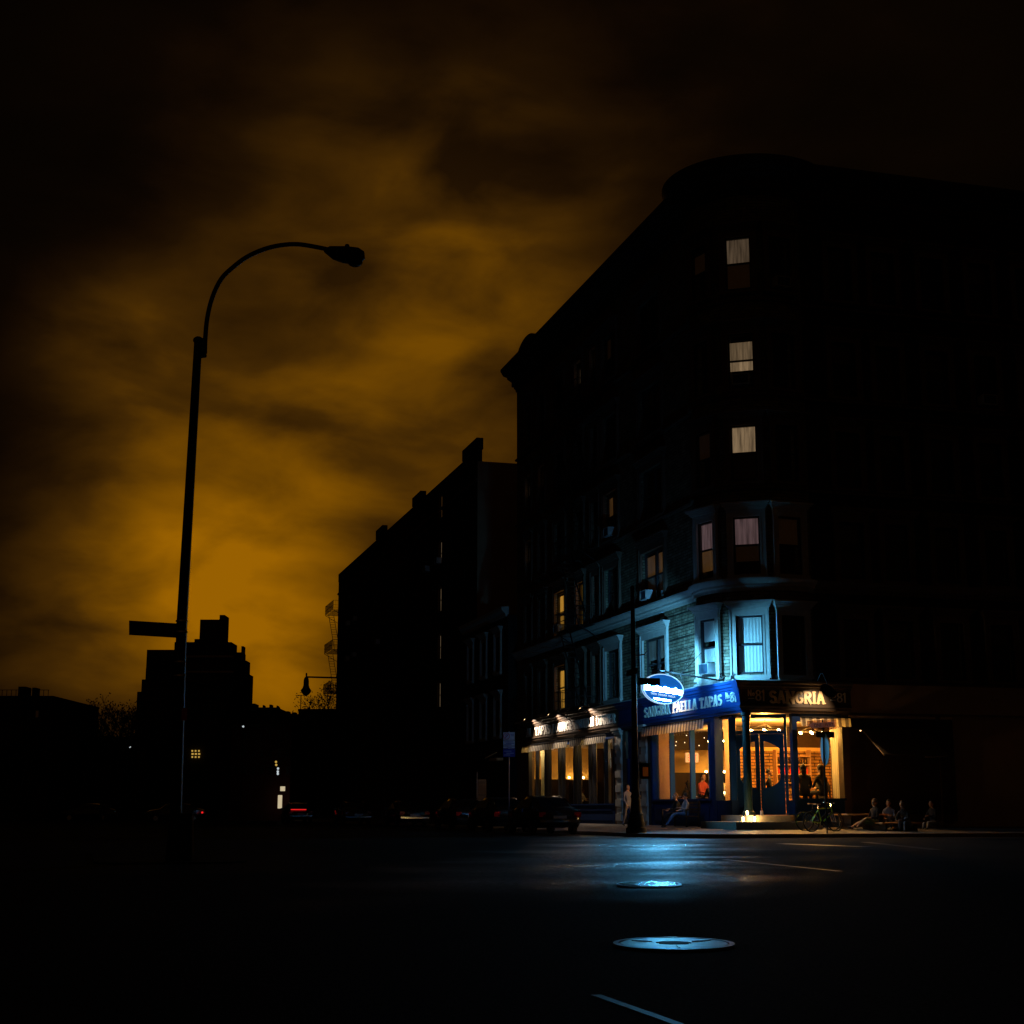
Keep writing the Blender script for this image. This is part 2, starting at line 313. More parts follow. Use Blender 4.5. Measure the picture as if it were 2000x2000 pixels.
# ---- lettering: slab-serif strokes
def arc(cx, cy, rx, ry, a0, a1, n=10): return [(cx + rx * math.cos(R(a0 + (a1 - a0) * i / n)), cy + ry * math.sin(R(a0 + (a1 - a0) * i / n))) for i in range(n + 1)]
GL = {'S': (.62, [arc(.31, .74, .22, .2, 20, 180) + arc(.31, .74, .22, .22, 190, 270, 5) + arc(.31, .28, .23, .24, 85, -160)], [(.52, .78, 0), (.1, .22, 0)]),
      'A': (.78, [[(.12, 0), (.39, 1)], [(.39, 1), (.66, 0)], [(.2, .33), (.58, .33)]], [(.12, 0, 1), (.66, 0, 1)]),
      'N': (.8, [[(.15, 0), (.15, 1)], [(.15, 1), (.64, 0)], [(.64, 0), (.64, 1)]], [(.15, 0, 1), (.12, 1, 1), (.64, 1, 1)]),
      'G': (.74, [arc(.38, .5, .28, .42, 45, 320, 16) + [(.6, .42), (.42, .42)]], []),
      'R': (.74, [[(.16, 0), (.16, 1)], [(.16, .93)] + arc(.36, .72, .22, .21, 90, -90, 8) + [(.16, .51)], [(.36, .5), (.64, 0)]], [(.16, 0, 1), (.14, 1, 1), (.65, 0, 1)]),
      'I': (.36, [[(.18, 0), (.18, 1)]], [(.18, 0, 1), (.18, 1, 1)]),
      'P': (.68, [[(.16, 0), (.16, 1)], [(.16, .93)] + arc(.36, .71, .22, .22, 90, -90, 8) + [(.16, .49)]], [(.16, 0, 1), (.14, 1, 1)]),
      'E': (.66, [[(.16, 0), (.16, 1)], [(.16, .93), (.58, .93)], [(.16, .5), (.48, .5)], [(.16, .07), (.6, .07)]], [(.14, 0, 1), (.14, 1, 1)]),
      'L': (.62, [[(.16, 0), (.16, 1)], [(.16, .07), (.58, .07)]], [(.16, 0, 1), (.16, 1, 1)]),
      'T': (.7, [[(.35, 0), (.35, 1)], [(.06, .93), (.64, .93)]], [(.35, 0, 1), (.06, .86, 2), (.64, .86, 2)]),
      'O': (.78, [arc(.39, .5, .28, .43, 0, 360, 20)], []),
      'U': (.78, [[(.16, 1), (.16, .35)] + arc(.39, .33, .23, .26, 180, 360, 8) + [(.62, 1)]], [(.16, 1, 1), (.62, 1, 1)]),
      'C': (.72, [arc(.39, .5, .28, .42, 45, 315, 16)], []),
      'H': (.8, [[(.16, 0), (.16, 1)], [(.64, 0), (.64, 1)], [(.16, .5), (.64, .5)]], [(.16, 0, 1), (.16, 1, 1), (.64, 0, 1), (.64, 1, 1)]),
      'B': (.7, [[(.16, 0), (.16, 1)], [(.16, .93)] + arc(.36, .73, .18, .2, 90, -90, 8) + [(.16, .52)], [(.16, .5)] + arc(.38, .28, .21, .21, 90, -90, 8) + [(.16, .07)]], []),
      'D': (.76, [[(.16, 0), (.16, 1)], [(.16, .93)] + arc(.33, .5, .3, .43, 90, -90, 10) + [(.16, .07)]], []),
      '8': (.6, [arc(.3, .74, .18, .19, 0, 360, 14), arc(.3, .28, .21, .23, 0, 360, 14)], []),
      '1': (.36, [[(.2, 0), (.2, .96), (.06, .8)]], []), '7': (.5, [[(.06, .93), (.46, .93), (.2, 0)]], []),
      'o': (.5, [arc(.25, .3, .16, .22, 0, 360, 12)], []), ' ': (.42, [], [])}
def lettering(s, O, ux, uz, nrm, h, width=None, t=.16, depth=.03, serif=True, mt='letter_cream', parent=None, name='lettering', xs=1.0):
    O = Vector(O); ux = Vector(ux); uz = Vector(uz); nrm = Vector(nrm); mb = MB(); k = 0; x = 0
    total = sum(GL[c][0] for c in s) * h * xs
    if width: xs *= width / total
    for c in s:
        wd, st, se = GL[c]
        def P(a, b, d): return O + ux * ((x + a * h * xs)) + uz * (b * h) + nrm * d
        for pl in st:
            for (a0, b0), (a1, b1) in zip(pl, pl[1:]):
                dx, dy = a1 - a0, b1 - b0; L = math.hypot(dx, dy)
                if L < 1e-6: continue
                vert = abs(dy) > abs(dx); tt = t if vert else t * .62
                if len(pl) > 3: tt = t * (.68 + .32 * abs(dy) / L)
                ex, ey = dx / L * tt * .12, dy / L * tt * .12
                nx, ny = -dy / L * tt / 2, dx / L * tt / 2
                k += 1; dd = depth + (k % 7) * .0012
                mb.prism([(a0 - ex + nx, b0 - ey + ny), (a0 - ex - nx, b0 - ey - ny), (a1 + ex - nx, b1 + ey - ny), (a1 + ex + nx, b1 + ey + ny)], P, 0, dd)
        if serif:
            for a, b, ty in se:
                if ty == 1: k += 1; y0, y1 = (0, .1) if b < .5 else (.9, 1.0); mb.prism([(a - .16, y0), (a + .16, y0), (a + .16, y1), (a - .16, y1)], P, 0, depth + .01 + (k % 5) * .0012)
                if ty == 2: k += 1; mb.prism([(a - .05, b - .12), (a + .05, b - .12), (a + .05, b + .12), (a - .05, b + .12)], P, 0, depth + .01 + (k % 5) * .0012)
        x += wd * h * xs
    return mb.build(name, mt, parent)
def text(s, O, ux, uz, nrm, h, width, mt, parent, name='lettering', depth=.006):
    cu = bpy.data.curves.new(name, 'FONT'); cu.body = s; cu.size = 1; cu.extrude = 0
    to = bpy.data.objects.new(name, cu); C.objects.link(to)
    me = bpy.data.meshes.new_from_object(to.evaluated_get(bpy.context.evaluated_depsgraph_get()))
    xs = [v.co.x for v in me.vertices]; ys = [v.co.y for v in me.vertices]; x0, x1, y0, y1 = min(xs), max(xs), min(ys), max(ys)
    mb = MB(); O = Vector(O)
    mb.v = [O + Vector(ux) * ((v.co.x - x0) / (x1 - x0) * width) + Vector(uz) * ((v.co.y - y0) / (y1 - y0) * h) + Vector(nrm) * depth for v in me.vertices]
    mb.f = [list(p.vertices) for p in me.polygons]; mb.m = [0] * len(mb.f)
    C.objects.unlink(to); bpy.data.objects.remove(to); bpy.data.curves.remove(cu); bpy.data.meshes.remove(me)
    return mb.build(name, mt, parent)

# ------------------------------------------------------------------ ground
g = MB(); g.add([(-900, -300, 0), (900, -300, 0), (900, 1500, 0), (-900, 1500, 0)], [(0, 1, 2, 3)])
tag(g.build('road', 'asphalt'), kind='structure')
def kerb_outline(x0, y0, r, xmax, ymax, off=0):
    pts = [(x0 + off, ymax)] + [(x0 + r + (r - off) * math.cos(R(a)), y0 + r + (r - off) * math.sin(R(a))) for a in range(180, 271, 9)] + [(xmax, y0 + off)]
    return pts
KX, KY, KR = -5.2, -4.7, 2.6
def sidewalk(name, x0, y0, r, xmax, ymax, ztop, zin, inner):
    k = MB(); outer = kerb_outline(x0, y0, r, xmax, ymax); inn = kerb_outline(x0, y0, r, xmax, ymax, .16); n = len(outer)
    vs = [(a, b, -.05) for a, b in outer] + [(a, b, ztop) for a, b in outer] + [(a, b, ztop + .004) for a, b in inn] + [(a, b, -.05) for a, b in inn]
    fs = []
    for i in range(n - 1):
        for q in range(3): fs.append((q * n + i, q * n + i + 1, (q + 1) * n + i + 1, (q + 1) * n + i))
    k.add(vs, fs); tag(k.build('kerb', 'concrete'), kind='structure')
    s = MB(); ix, iy = inner
    vs = [(a, b, ztop - .002) for a, b in inn] + [(ix, ymax, zin)] + [(ix, iy, zin)] * (n - 2) + [(xmax, iy, zin)]
    s.add(vs, [(i, i + 1, n + i + 1, n + i) for i in range(n - 1)])
    # flags: slab joints come from the material
    return tag(s.build(name, 'sidewalk_flags'), kind='structure')
m = bpy.data.materials.new('sidewalk_flags'); m.use_nodes = True; n = m.node_tree; b = n.nodes['Principled BSDF']
t = n.nodes.new('ShaderNodeTexCoord'); bk = n.nodes.new('ShaderNodeTexBrick'); bk.offset = 0; bk.inputs['Scale'].default_value = 1; bk.inputs['Brick Width'].default_value = 1.5; bk.inputs['Row Height'].default_value = 1.5; bk.inputs['Mortar Size'].default_value = .02
bk.inputs['Color1'].default_value = (.2, .17, .16, 1); bk.inputs['Color2'].default_value = (.15, .13, .12, 1); bk.inputs['Mortar'].default_value = (.05, .05, .05, 1)
n.links.new(t.outputs['Object'], bk.inputs[0]); nz_ = n.nodes.new('ShaderNodeTexNoise'); nz_.inputs['Scale'].default_value = 6; nz_.inputs['Detail'].default_value = 8; n.links.new(t.outputs['Object'], nz_.inputs[0])
mx = n.nodes.new('ShaderNodeMix'); mx.data_type = 'RGBA'; mx.blend_type = 'MULTIPLY'; mx.inputs[0].default_value = .8; n.links.new(bk.outputs[0], mx.inputs[6]); n.links.new(nz_.outputs[0], mx.inputs[7]); n.links.new(mx.outputs[2], b.inputs['Base Color'])
bp = n.nodes.new('ShaderNodeBump'); bp.inputs['Strength'].default_value = .4; bp.inputs['Distance'].default_value = .01; n.links.new(nz_.outputs[0], bp.inputs['Height']); n.links.new(bp.outputs[0], b.inputs['Normal']); b.inputs['Roughness'].default_value = .6; M['sidewalk_flags'] = m
sidewalk('sidewalk', KX, KY, KR, 60, 260, .13, .29, (.1, .5))
# median the left lamp stands on
g = MB(); g.prism([(-23.2, -24.6), (-21.2, -24.6), (-20.9, -24), (-20.9, -18), (-23.5, -18), (-23.5, -24)], lambda a, b, d: (a, b, d), -.05, .03); tag(g.build('median', 'asphalt'), kind='structure')
# painted lines
g = MB(); g.box(-21.33, -21.28, -48, -44.1, .001, .004); tag(g.build('road_marking', 'paint_line'), kind='structure')
def strip(a, b, wd):
    a = Vector((a.x, a.y, .004)); b = Vector((b.x, b.y, .004)); d = (b - a).normalized(); q = Vector((-d.y, d.x, 0)) * wd / 2
    g = MB(); g.add([a - q, b - q, b + q, a + q], [(0, 1, 2, 3)]); tag(g.build('road_marking', 'paint_line'), kind='structure')
strip(onz(1528, 1648), onz(1690, 1654), .5); strip(onz(1415, 1679), onz(1640, 1702), .12); strip(onz(1690, 1645), onz(1830, 1660), .3)
# manhole covers
def manhole(p, r, label, bars):
    v = (Vector((CAM.x, CAM.y)) - Vector(p)).normalized(); tilt = R(2.6 if bars else 1.0)
    g = MB(); n = 48; vs = []
    for k in range(n):
        a = 2 * PI * k / n; c_, s_ = math.cos(a), math.sin(a); up = -(c_ * v.x + s_ * v.y) * r * math.sin(tilt) + r * math.sin(tilt)
        vs += [(p[0] + c_ * (r + .004), p[1] + s_ * (r + .004), up + .002), (p[0] + c_ * (r + .55), p[1] + s_ * (r + .55), -.005)]
    g.add(vs, [(2 * k, 2 * k + 1, (2 * k + 3) % (2 * n), (2 * k + 2) % (2 * n)) for k in range(n)]); tag(g.build('road_patch', 'asphalt'), kind='structure')
    t = thing('manhole_cover', (p[0], p[1], 0), label, 'manhole cover')
    t.location.z = r * math.sin(tilt); t.rotation_mode = 'QUATERNION'; t.rotation_quaternion = Matrix.Rotation(tilt, 3, Vector((-v.y, v.x, 0))).to_quaternion()
    g = MB(); g.lathe((p[0], p[1], 0), [(r, -.03), (r, .014), (r - .035, .016), (r - .04, .006), (.001, .006)], 48); g.build('rim', 'cover_iron', t)
    q = MB()
    if bars:
        for i in range(-6, 7):
            x = i * r * .145; h = math.sqrt(max(0, (r * .86) ** 2 - x * x)); nn = max(1, int(2 * h / .085))
            for j in range(nn):
                y0 = -h + j * 2 * h / nn
                q.box(p[0] + x - .016, p[0] + x + .016, p[1] + y0 + .01, p[1] + y0 + 2 * h / nn - .018, .008, .02)
        q.build('grid_plate', 'cover_iron_bright', t)
    else:
        q.lathe((p[0], p[1], 0), [(r - .05, .007), (r - .05, .013), (.12, .015), (.12, .008)], 48)
        for a in range(15, 360, 120):
            q.bar((p[0] + .16 * math.cos(R(a)), p[1] + .16 * math.sin(R(a)), .016), (p[0] + (r - .1) * math.cos(R(a)), p[1] + (r - .1) * math.sin(R(a)), .016), .012, .006)
        q.build('cast_plate', 'cover_iron', t)
        k = MB(); k.lathe((p[0], p[1], 0), [(.1, .006), (.1, .017), (.04, .019), (.001, .019)], 24); k.build('centre_boss', 'iron', t)
manhole((-17.16, -34.08), .39, 'round iron manhole cover with gridded studs, the farther one on the road', True)
manhole((-19.9, -41.65), .41, 'wide round iron manhole cover with a dark centre boss, nearest on the road', False)

# ------------------------------------------------------------------ wall + sweep builders
def wall(mb, fn, u0, u1, v0, v1, holes, depth=.3, mxu=50, uvo=0):
    us = sorted(set([u0, u1] + [h[0] for h in holes] + [h[1] for h in holes])); vs = sorted(set([v0, v1] + [h[2] for h in holes] + [h[3] for h in holes]))
    u2 = [us[0]]
    for a, b in zip(us, us[1:]):
        n = max(1, math.ceil((b - a) / mxu))
        for i in range(n): u2.append(a + (b - a) * (i + 1) / n)
    if mb.uvs is None: mb.uvs = []
    def q(ps, uvq): mb.add([fn(*p) for p in ps], [(0, 1, 2, 3)]); mb.uvs += uvq
    for a, b in zip(u2, u2[1:]):
        for c, d in zip(vs, vs[1:]):
            mu, mv = (a + b) / 2, (c + d) / 2
            if any(h[0] < mu < h[1] and h[2] < mv < h[3] for h in holes): continue
            q([(a, c, 0), (b, c, 0), (b, d, 0), (a, d, 0)], [(a, c), (b, c), (b, d), (a, d)])
    for h in holes:
        a, b, c, d = h; D = -depth
        q([(a, c, 0), (a, d, 0), (a, d, D), (a, c, D)], [(a, c), (a, d), (a + depth, d), (a + depth, c)])
        q([(b, c, 0), (b, d, 0), (b, d, D), (b, c, D)], [(b, c), (b, d), (b + depth, d), (b + depth, c)])
        q([(a, c, 0), (b, c, 0), (b, c, D), (a, c, D)], [(a, c), (b, c), (b, c + depth), (a, c + depth)])
        q([(a, d, 0), (b, d, 0), (b, d, D), (a, d, D)], [(a, d), (b, d), (b, d + depth), (a, d + depth)])
def sweep(mb, path, prof):   # path: [(pt, outward)], prof: [(out, z)] closed
    n = len(prof); vs = []
    for p, o_ in path:
        for a, z in prof: vs.append((p[0] + o_[0] * a, p[1] + o_[1] * a, z))
    fs = []
    for i in range(len(path) - 1):
        for k in range(n): fs.append((i * n + k, i * n + (k + 1) % n, (i + 1) * n + (k + 1) % n, (i + 1) * n + k))
    fs.append(tuple(range(n))); fs.append(tuple((len(path) - 1) * n + k for k in range(n)))
    mb.add(vs, fs)
TCX, TCY, TR = 2.15, 3.4, 2.5
def tp(a, r=TR): return (TCX + r * math.cos(R(a)), TCY + r * math.sin(R(a)))
def tn(a): return (math.cos(R(a)), math.sin(R(a)))
LP = [((0, 31.0), (-1, 0)), ((0, 4.5), (-1, 0))]
TP = [(tp(a), tn(a)) for a in range(146, 307, 5)]
FP = [((3.3, 1.3), (0, -1)), ((16, 1.3), (0, -1))]
def sash_window(parent, O, ux, n, wd, h, upper=None, lower=None, surround=True, double=False, cap=True, sur_mat='stone', dep=.17):
    """double-hung window in an opening wd x h whose bottom centre is O on the wall face"""
    ux = Vector(ux).normalized(); n = Vector(n).normalized(); T = Matrix(((ux.x, n.x, 0, O[0]), (ux.y, n.y, 0, O[1]), (0, 0, 1, O[2]), (0, 0, 0, 1)))
    f = MB(T); hw = wd / 2; d = -dep; t = .07
    f.box(-hw, -hw + t, d - .06, d + .05, 0, h); f.box(hw - t, hw, d - .06, d + .05, 0, h); f.box(-hw + t, hw - t, d - .06, d + .05, h - t, h); f.box(-hw + t, hw - t, d - .06, d + .05, 0, t)
    f.box(-hw + t, hw - t, d - .05, d + .02, h * .5 - .035, h * .5 + .035)
    if double: f.box(-.08, .08, d - .058, d + .06, t, h - t)
    win = f.build('window', 'sash', parent)
    g = MB(T); g.add([(-hw + t, d - .02, t), (hw - t, d - .02, t), (hw - t, d - .02, h - t), (-hw + t, d - .02, h - t)], [(0, 1, 2, 3)]); g.build('pane', 'glass', win)
    for half, spec in (('u', upper), ('l', lower)):
        if not spec: continue
        mt, a, b_ = spec; g = MB(T); zz = (h * .5, h - t) if half == 'u' else (t, h * .5)
        z0 = zz[0] + (zz[1] - zz[0]) * a; z1 = zz[0] + (zz[1] - zz[0]) * b_
        k = 14; x0, x1 = -hw + t, hw - t
        vs = []
        for i in range(k + 1):
            x = x0 + (x1 - x0) * i / k; y = d - .055 - .012 * (i % 2); vs += [(x, y, z0), (x, y, z1)]
        g.add(vs, [(2 * i, 2 * i + 2, 2 * i + 3, 2 * i + 1) for i in range(k)]); g.build('blind', mt, win)
    if surround:
        s = MB(T); m_ = .24
        s.box(-hw - m_, -hw, .0, .08, -.06, h + .2); s.box(hw, hw + m_, .0, .08, -.06, h + .2); s.box(-hw, hw, .0, .078, h, h + .2)
        s.box(-hw - m_ - .002, -hw - m_ + .06, .07, .12, -.06, h + .2); s.box(hw + m_ - .06, hw + m_ + .002, .07, .12, -.06, h + .2)
        s.box(-hw - .07, -hw + .002, .07, .1, -.06, h); s.box(hw - .002, hw + .07, .07, .1, -.06, h)
        if cap:
            for i, (z0, z1, o1, e) in enumerate([(.2, .3, .1, .02), (.3, .36, .16, .06), (.36, .43, .2, .1), (.43, .49, .26, .15), (.49, .56, .32, .2)]):
                s.box(-hw - m_ - e, hw + m_ + e, 0, o1, h + z0, h + z1)
        s.build('surround', sur_mat, win)
    s = MB(T); s.box(-hw - .27, hw + .27, -.1, .16, -.18, -.062); s.box(-hw - .2, hw + .2, -.1, .1, -.24, -.182); s.build('sill', sur_mat, win)
    return win
AC = None
def air_con(loc, rz, label):
    global AC
    if AC is None:
        t = thing('air_conditioner', (0, 0, 0), label, 'air conditioner', 'air conditioners in windows')
        g = MB(); e = .025
        g.box(-.33, .33, -.32, .12, 0, e); g.box(-.33, .33, -.32, .12, .42 - e, .42); g.box(-.33, -.33 + e, -.32, .12, e, .42 - e); g.box(.33 - e, .33, -.32, .12, e, .42 - e); g.box(-.33 + e, .33 - e, .06, .12, e, .42 - e)
        g.build('casing', 'ac_white', t)
        g = MB(); g.box(-.3, .3, -.29, .05, e + .002, .39)
        for i in range(9): g.box(-.3, .3, -.305, -.292, .05 + i * .04, .068 + i * .04)
        g.build('grille', 'ac_grill', t); t.location = loc; t.rotation_euler = (0, 0, rz); AC = t; return t
    return dup(AC, loc, rz, label)
# ------------------------------------------------------------------ corner building
B = thing('corner_building', (0, 31, 0), 'six storey brick tenement with rounded corner turret above the lit restaurant', 'building')
FL = [6.05, 9.95, 13.65, 17.45, 21.55]; WH = 2.25
LW = [(9.35, 2.7, True), (14.7, 1.9, True), (17.0, .95, False), (19.4, 1.05, False), (22.75, 1.7, False), (25.9, 1.05, False), (28.5, 1.05, False)]
holes = [(y - w_ / 2, y + w_ / 2, z, z + WH) for z in FL for y, w_, _ in LW]
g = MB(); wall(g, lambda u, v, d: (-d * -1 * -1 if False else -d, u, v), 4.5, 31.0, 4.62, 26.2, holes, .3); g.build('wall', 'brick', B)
TW = [193.5, 236.5, 275.5]; aw = 1.05 / TR / 2
TH_ = [(R(a) * TR - .525, R(a) * TR + .525, z, z + WH) for z in FL for a in TW]
g = MB(); wall(g, lambda u, v, d: (TCX + (TR + d) * math.cos(u / TR), TCY + (TR + d) * math.sin(u / TR), v), R(146) * TR, R(306) * TR, 5.69, 26.2, TH_, .3, .25); g.build('turret', 'brick', B)
FW = [5.3, 7.3, 9.6, 11.9, 14.2]
FH = [(x - .55, x + .55, z, z + WH) for z in FL for x in FW]
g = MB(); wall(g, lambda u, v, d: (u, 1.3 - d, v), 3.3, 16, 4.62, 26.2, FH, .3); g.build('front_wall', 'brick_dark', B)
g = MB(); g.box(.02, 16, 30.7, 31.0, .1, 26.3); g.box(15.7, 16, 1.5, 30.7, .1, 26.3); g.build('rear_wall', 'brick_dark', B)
g = MB(); g.box(.05, 15.9, 1.4, 30.9, 26.1, 26.25); g.lathe((TCX, TCY, 0), [(TR - .02, 26.05), (TR - .02, 26.3)], 40)
g.build('roof', 'roof_tar', B)
g = MB(); g.box(.32, 15.6, 1.6, 30.6, 4.5, 4.6); g.build('floor_slab', 'black', B)
# window units
lw_lit = {(0, 0): (('lit_faint', .2, 1), None), (0, 1): (None, None), (0, 4): (('lit_orange', 0, .85), ('lit_orange', 0, 1)), (0, 2): (('lit_dim', .5, 1), None),
          (1, 4): (('lit_orange', 0, .9), ('lit_orange', .1, .9)), (1, 3): (('lit_orange', 0, 1), ('lit_orange', 0, .8)), (1, 2): (('lit_dim', .3, .8), None), (1, 0): (('lit_dim', 0, .9), ('lit_faint', .3, 1)),
          (4, 3): (('lit_c', 0, .8), None), (4, 2): (('lit_dim', .3, 1), None), (4, 1): (('lit_faint', 0, 1), None), (3, 6): (('lit_c', 0, .6), None), (3, 5): (('lit_dim', 0, .9), None), (2, 1): (('lit_dim', 0, .9), None), (2, 6): (('lit_c', 0, .7), None)}
for fi, z in enumerate(FL):
    for wi, (y, w_, dbl) in enumerate(LW):
        u, l = lw_lit.get((fi, wi), (('curtain_dim', .3, 1), None) if (fi + wi) % 3 == 0 else (None, None))
        sash_window(B, (0, y, z), (0, 1, 0), (-1, 0, 0), w_, WH, u, l, double=dbl, sur_mat='stone' if (fi == 0 and wi < 2) else 'stone_dark')  # darker stone away from the sign: its light falloff put into the colour
tw = {(0, 0): (('blind', .25, 1), ('blind', .3, 1)), (0, 1): (('blind', 0, 1), ('blind', 0, 1)), (1, 0): (('lit_d', .0, 1), ('lit_dim', .2, 1)), (1, 1): (('lit_d', 0, 1), ('lit_faint', .4, 1)), (1, 2): (('lit_faint', 0, 1), None),
      (2, 1): (('lit_b', 0, 1), ('curtain_dim', 0, 1)), (2, 0): (('lit_faint', 0, 1), None), (3, 1): (('lit_c', .0, .75), ('lit_b', .62, .98)), (4, 1): (('lit_a', 0, 1), ('lit_faint', 0, 1)), (4, 0): (('lit_faint', 0, .8), None)}
for fi, z in enumerate(FL):
    for wi, a in enumerate(TW):
        u, l = tw.get((fi, wi), (None, None)); p = tp(a, TR + .01); nn = tn(a)
        sash_window(B, (p[0], p[1], z), (-nn[1], nn[0], 0), (nn[0], nn[1], 0), 1.05, WH, u, l, sur_mat='stone' if fi < 2 else 'stone_dark', dep=.07)  # upper surrounds darker, the sign's fading light put into the stone
    for wi, x in enumerate(FW):
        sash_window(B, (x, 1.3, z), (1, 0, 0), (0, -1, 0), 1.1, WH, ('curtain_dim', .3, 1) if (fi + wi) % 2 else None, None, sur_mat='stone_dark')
# extra lit strip inside the 5th floor turret window
# belt courses, corbel bands and cornice
def courses(name, prof, mt, left=True, tur=True, front=True, dz=0):
    pr = [(a, z + dz) for a, z in prof]
    if left: g = MB(); sweep(g, LP, pr); g.build(name, mt, B)
    if tur: g = MB(); sweep(g, TP, pr); g.build(name, mt, B, smooth=True)
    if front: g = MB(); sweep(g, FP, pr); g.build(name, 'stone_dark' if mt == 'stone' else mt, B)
belt = [(-.05, 9.28), (.06, 9.28), (.08, 9.4), (.16, 9.45), (.16, 9.53), (.24, 9.6), (.3, 9.7), (.3, 9.76), (-.05, 9.8)]
courses('belt_course', belt, 'stone')
for dz in (3.65, 7.45, 11.4):
    courses('string_course', [(-.05, 9.66), (.1, 9.66), (.14, 9.76), (-.05, 9.8)], 'stone_dark', dz=dz)
sillb = [(-.05, 5.72), (.14, 5.72), (.17, 5.8), (-.05, 5.83)]
courses('sill_course', sillb, 'stone', left=True, tur=True, front=True)
# projecting brick bands (rustication) at the second and third floor
for z in (6.45, 6.95, 7.45, 7.95, 8.45, 8.95):
    for nm, fn, seg in (('left', lambda u, d, v: (-d, u, v), [(4.7, 7.65), (11.05, 13.4), (15.95, 16.2)]),):
        for a, b in seg:
            g = MB(); g.box(-.022, -.001, a, b, z, z + .035); g.build('brick_band', 'black', B)
    g = MB(); sweep(g, TP, [(.001, z), (.02, z), (.02, z + .035), (.001, z + .035)])
    g2 = MB()
    for a0, a1 in ((150, 175), (212, 213.5), (250, 251), (288, 304)):
        sweep(g2, [(tp(a0 + (a1 - a0) * i / 6), tn(a0 + (a1 - a0) * i / 6)) for i in range(7)], [(.001, z), (.02, z), (.02, z + .035), (.001, z + .035)])
    g2.build('brick_band', 'black', B)
corn = [(-.3, 25.3), (.06, 25.3), (.1, 25.45), (.18, 25.5), (.2, 25.8), (.45, 25.95), (.6, 26.05), (.62, 26.15), (.85, 26.22), (.95, 26.38), (1.02, 26.5), (1.02, 26.62), (-.3, 26.64)]
g = MB(); sweep(g, [((0, 31.0), (-1, 0)), ((0, 4.0), (-1, 0))], corn); g.build('cornice', 'cornice_metal', B)
g = MB(); sweep(g, [(tp(a), tn(a)) for a in range(130, 321, 4)], [(a, z + .32) for a, z in corn]); g.build('cornice', 'cornice_metal', B, smooth=True)
g = MB(); sweep(g, [((3.0, 1.3), (0, -1)), ((16, 1.3), (0, -1))], [(a, z + .3) for a, z in corn]); g.build('cornice', 'cornice_metal', B)
g = MB(); g.lathe((TCX, TCY, 0), [(TR + .1, 26.8), (TR + .2, 26.94), (1.6, 27.2), (.05, 27.35)], 40); g.build('turret_roof', 'roof_tar', B, smooth=True)
g = MB()   # arched pediment on the cornice near the far end
ped = [(27.2 - 2.0 * math.cos(R(a)) , 26.62 + .95 * math.sin(R(a))) for a in range(0, 181, 12)]
g.prism(ped, lambda a, b, d: (-.55 + d, a, b), 0, .3); g.build('pediment', 'cornice_metal', B)
for i in range(17):
    y = 5.2 + i * 1.58
    g = MB(); g.box(-.42, -.07, y, y + .2, 25.5, 25.9); g.build('cornice_bracket', 'cornice_metal', B)
for a in range(156, 300, 18):
    g = MB(); p = tp(a, TR + .2); n_ = tn(a); g.bar((p[0] - n_[0] * .18, p[1] - n_[1] * .18, 26.02), (p[0] + n_[0] * .2, p[1] + n_[1] * .2, 26.02), .2, .4); g.build('cornice_bracket', 'cornice_metal', B)
# fire escape on the left facade
def fire_escape(parent, x, y0, y1, levels, proj_=1.1):
    for i, z in enumerate(levels):
        g = MB(); X = x - proj_
        for k in range(int(proj_ / .09)): g.bar((x - .05 - k * .09, y0, z), (x - .05 - k * .09, y1, z), .02, .03)
        for zz in (z + .45, z + .9):
            g.bar((X, y0, zz), (X, y1, zz), .03, .03); g.bar((x, y0, zz), (X, y0, zz), .03, .03); g.bar((x, y1, zz), (X, y1, zz), .03, .03)
        nb = int((y1 - y0) / .14)
        for k in range(nb + 1): yy = y0 + (y1 - y0) * k / nb; g.bar((X, yy, z), (X, yy, z + .9), .016, .016)
        for k in range(7): xx = x - proj_ * k / 7; g.bar((xx, y0, z), (xx, y0, z + .9), .016, .016); g.bar((xx, y1, z), (xx, y1, z + .9), .016, .016)
        g.bar((x, y0 + .1, z - .7), (X, y0 + .1, z), .04, .04); g.bar((x, y1 - .1, z - .7), (X, y1 - .1, z), .04, .04)
        g.build('fire_escape', 'iron', parent)
        if i:
            g = MB(); zb = levels[i - 1] if levels[i - 1] < z else levels[i - 1]
            lo = min(levels[i - 1], z); hi = max(levels[i - 1], z)
            a = Vector((x - .75, y0 + .3, lo)); b = Vector((x - .75, y1 - .6, hi))
            for s_ in (-.25, .25): g.bar(a + Vector((s_, 0, 0)), b + Vector((s_, 0, 0)), .03, .1)
            for k in range(1, 14): p = a.lerp(b, k / 14); g.box(p.x - .25, p.x + .25, p.y - .08, p.y + .08, p.z - .01, p.z + .01)
            g.build('escape_stair', 'iron', parent)
fire_escape(B, -.02, 16.4, 20.3, [5.8, 9.7, 13.4, 17.2, 21.1])

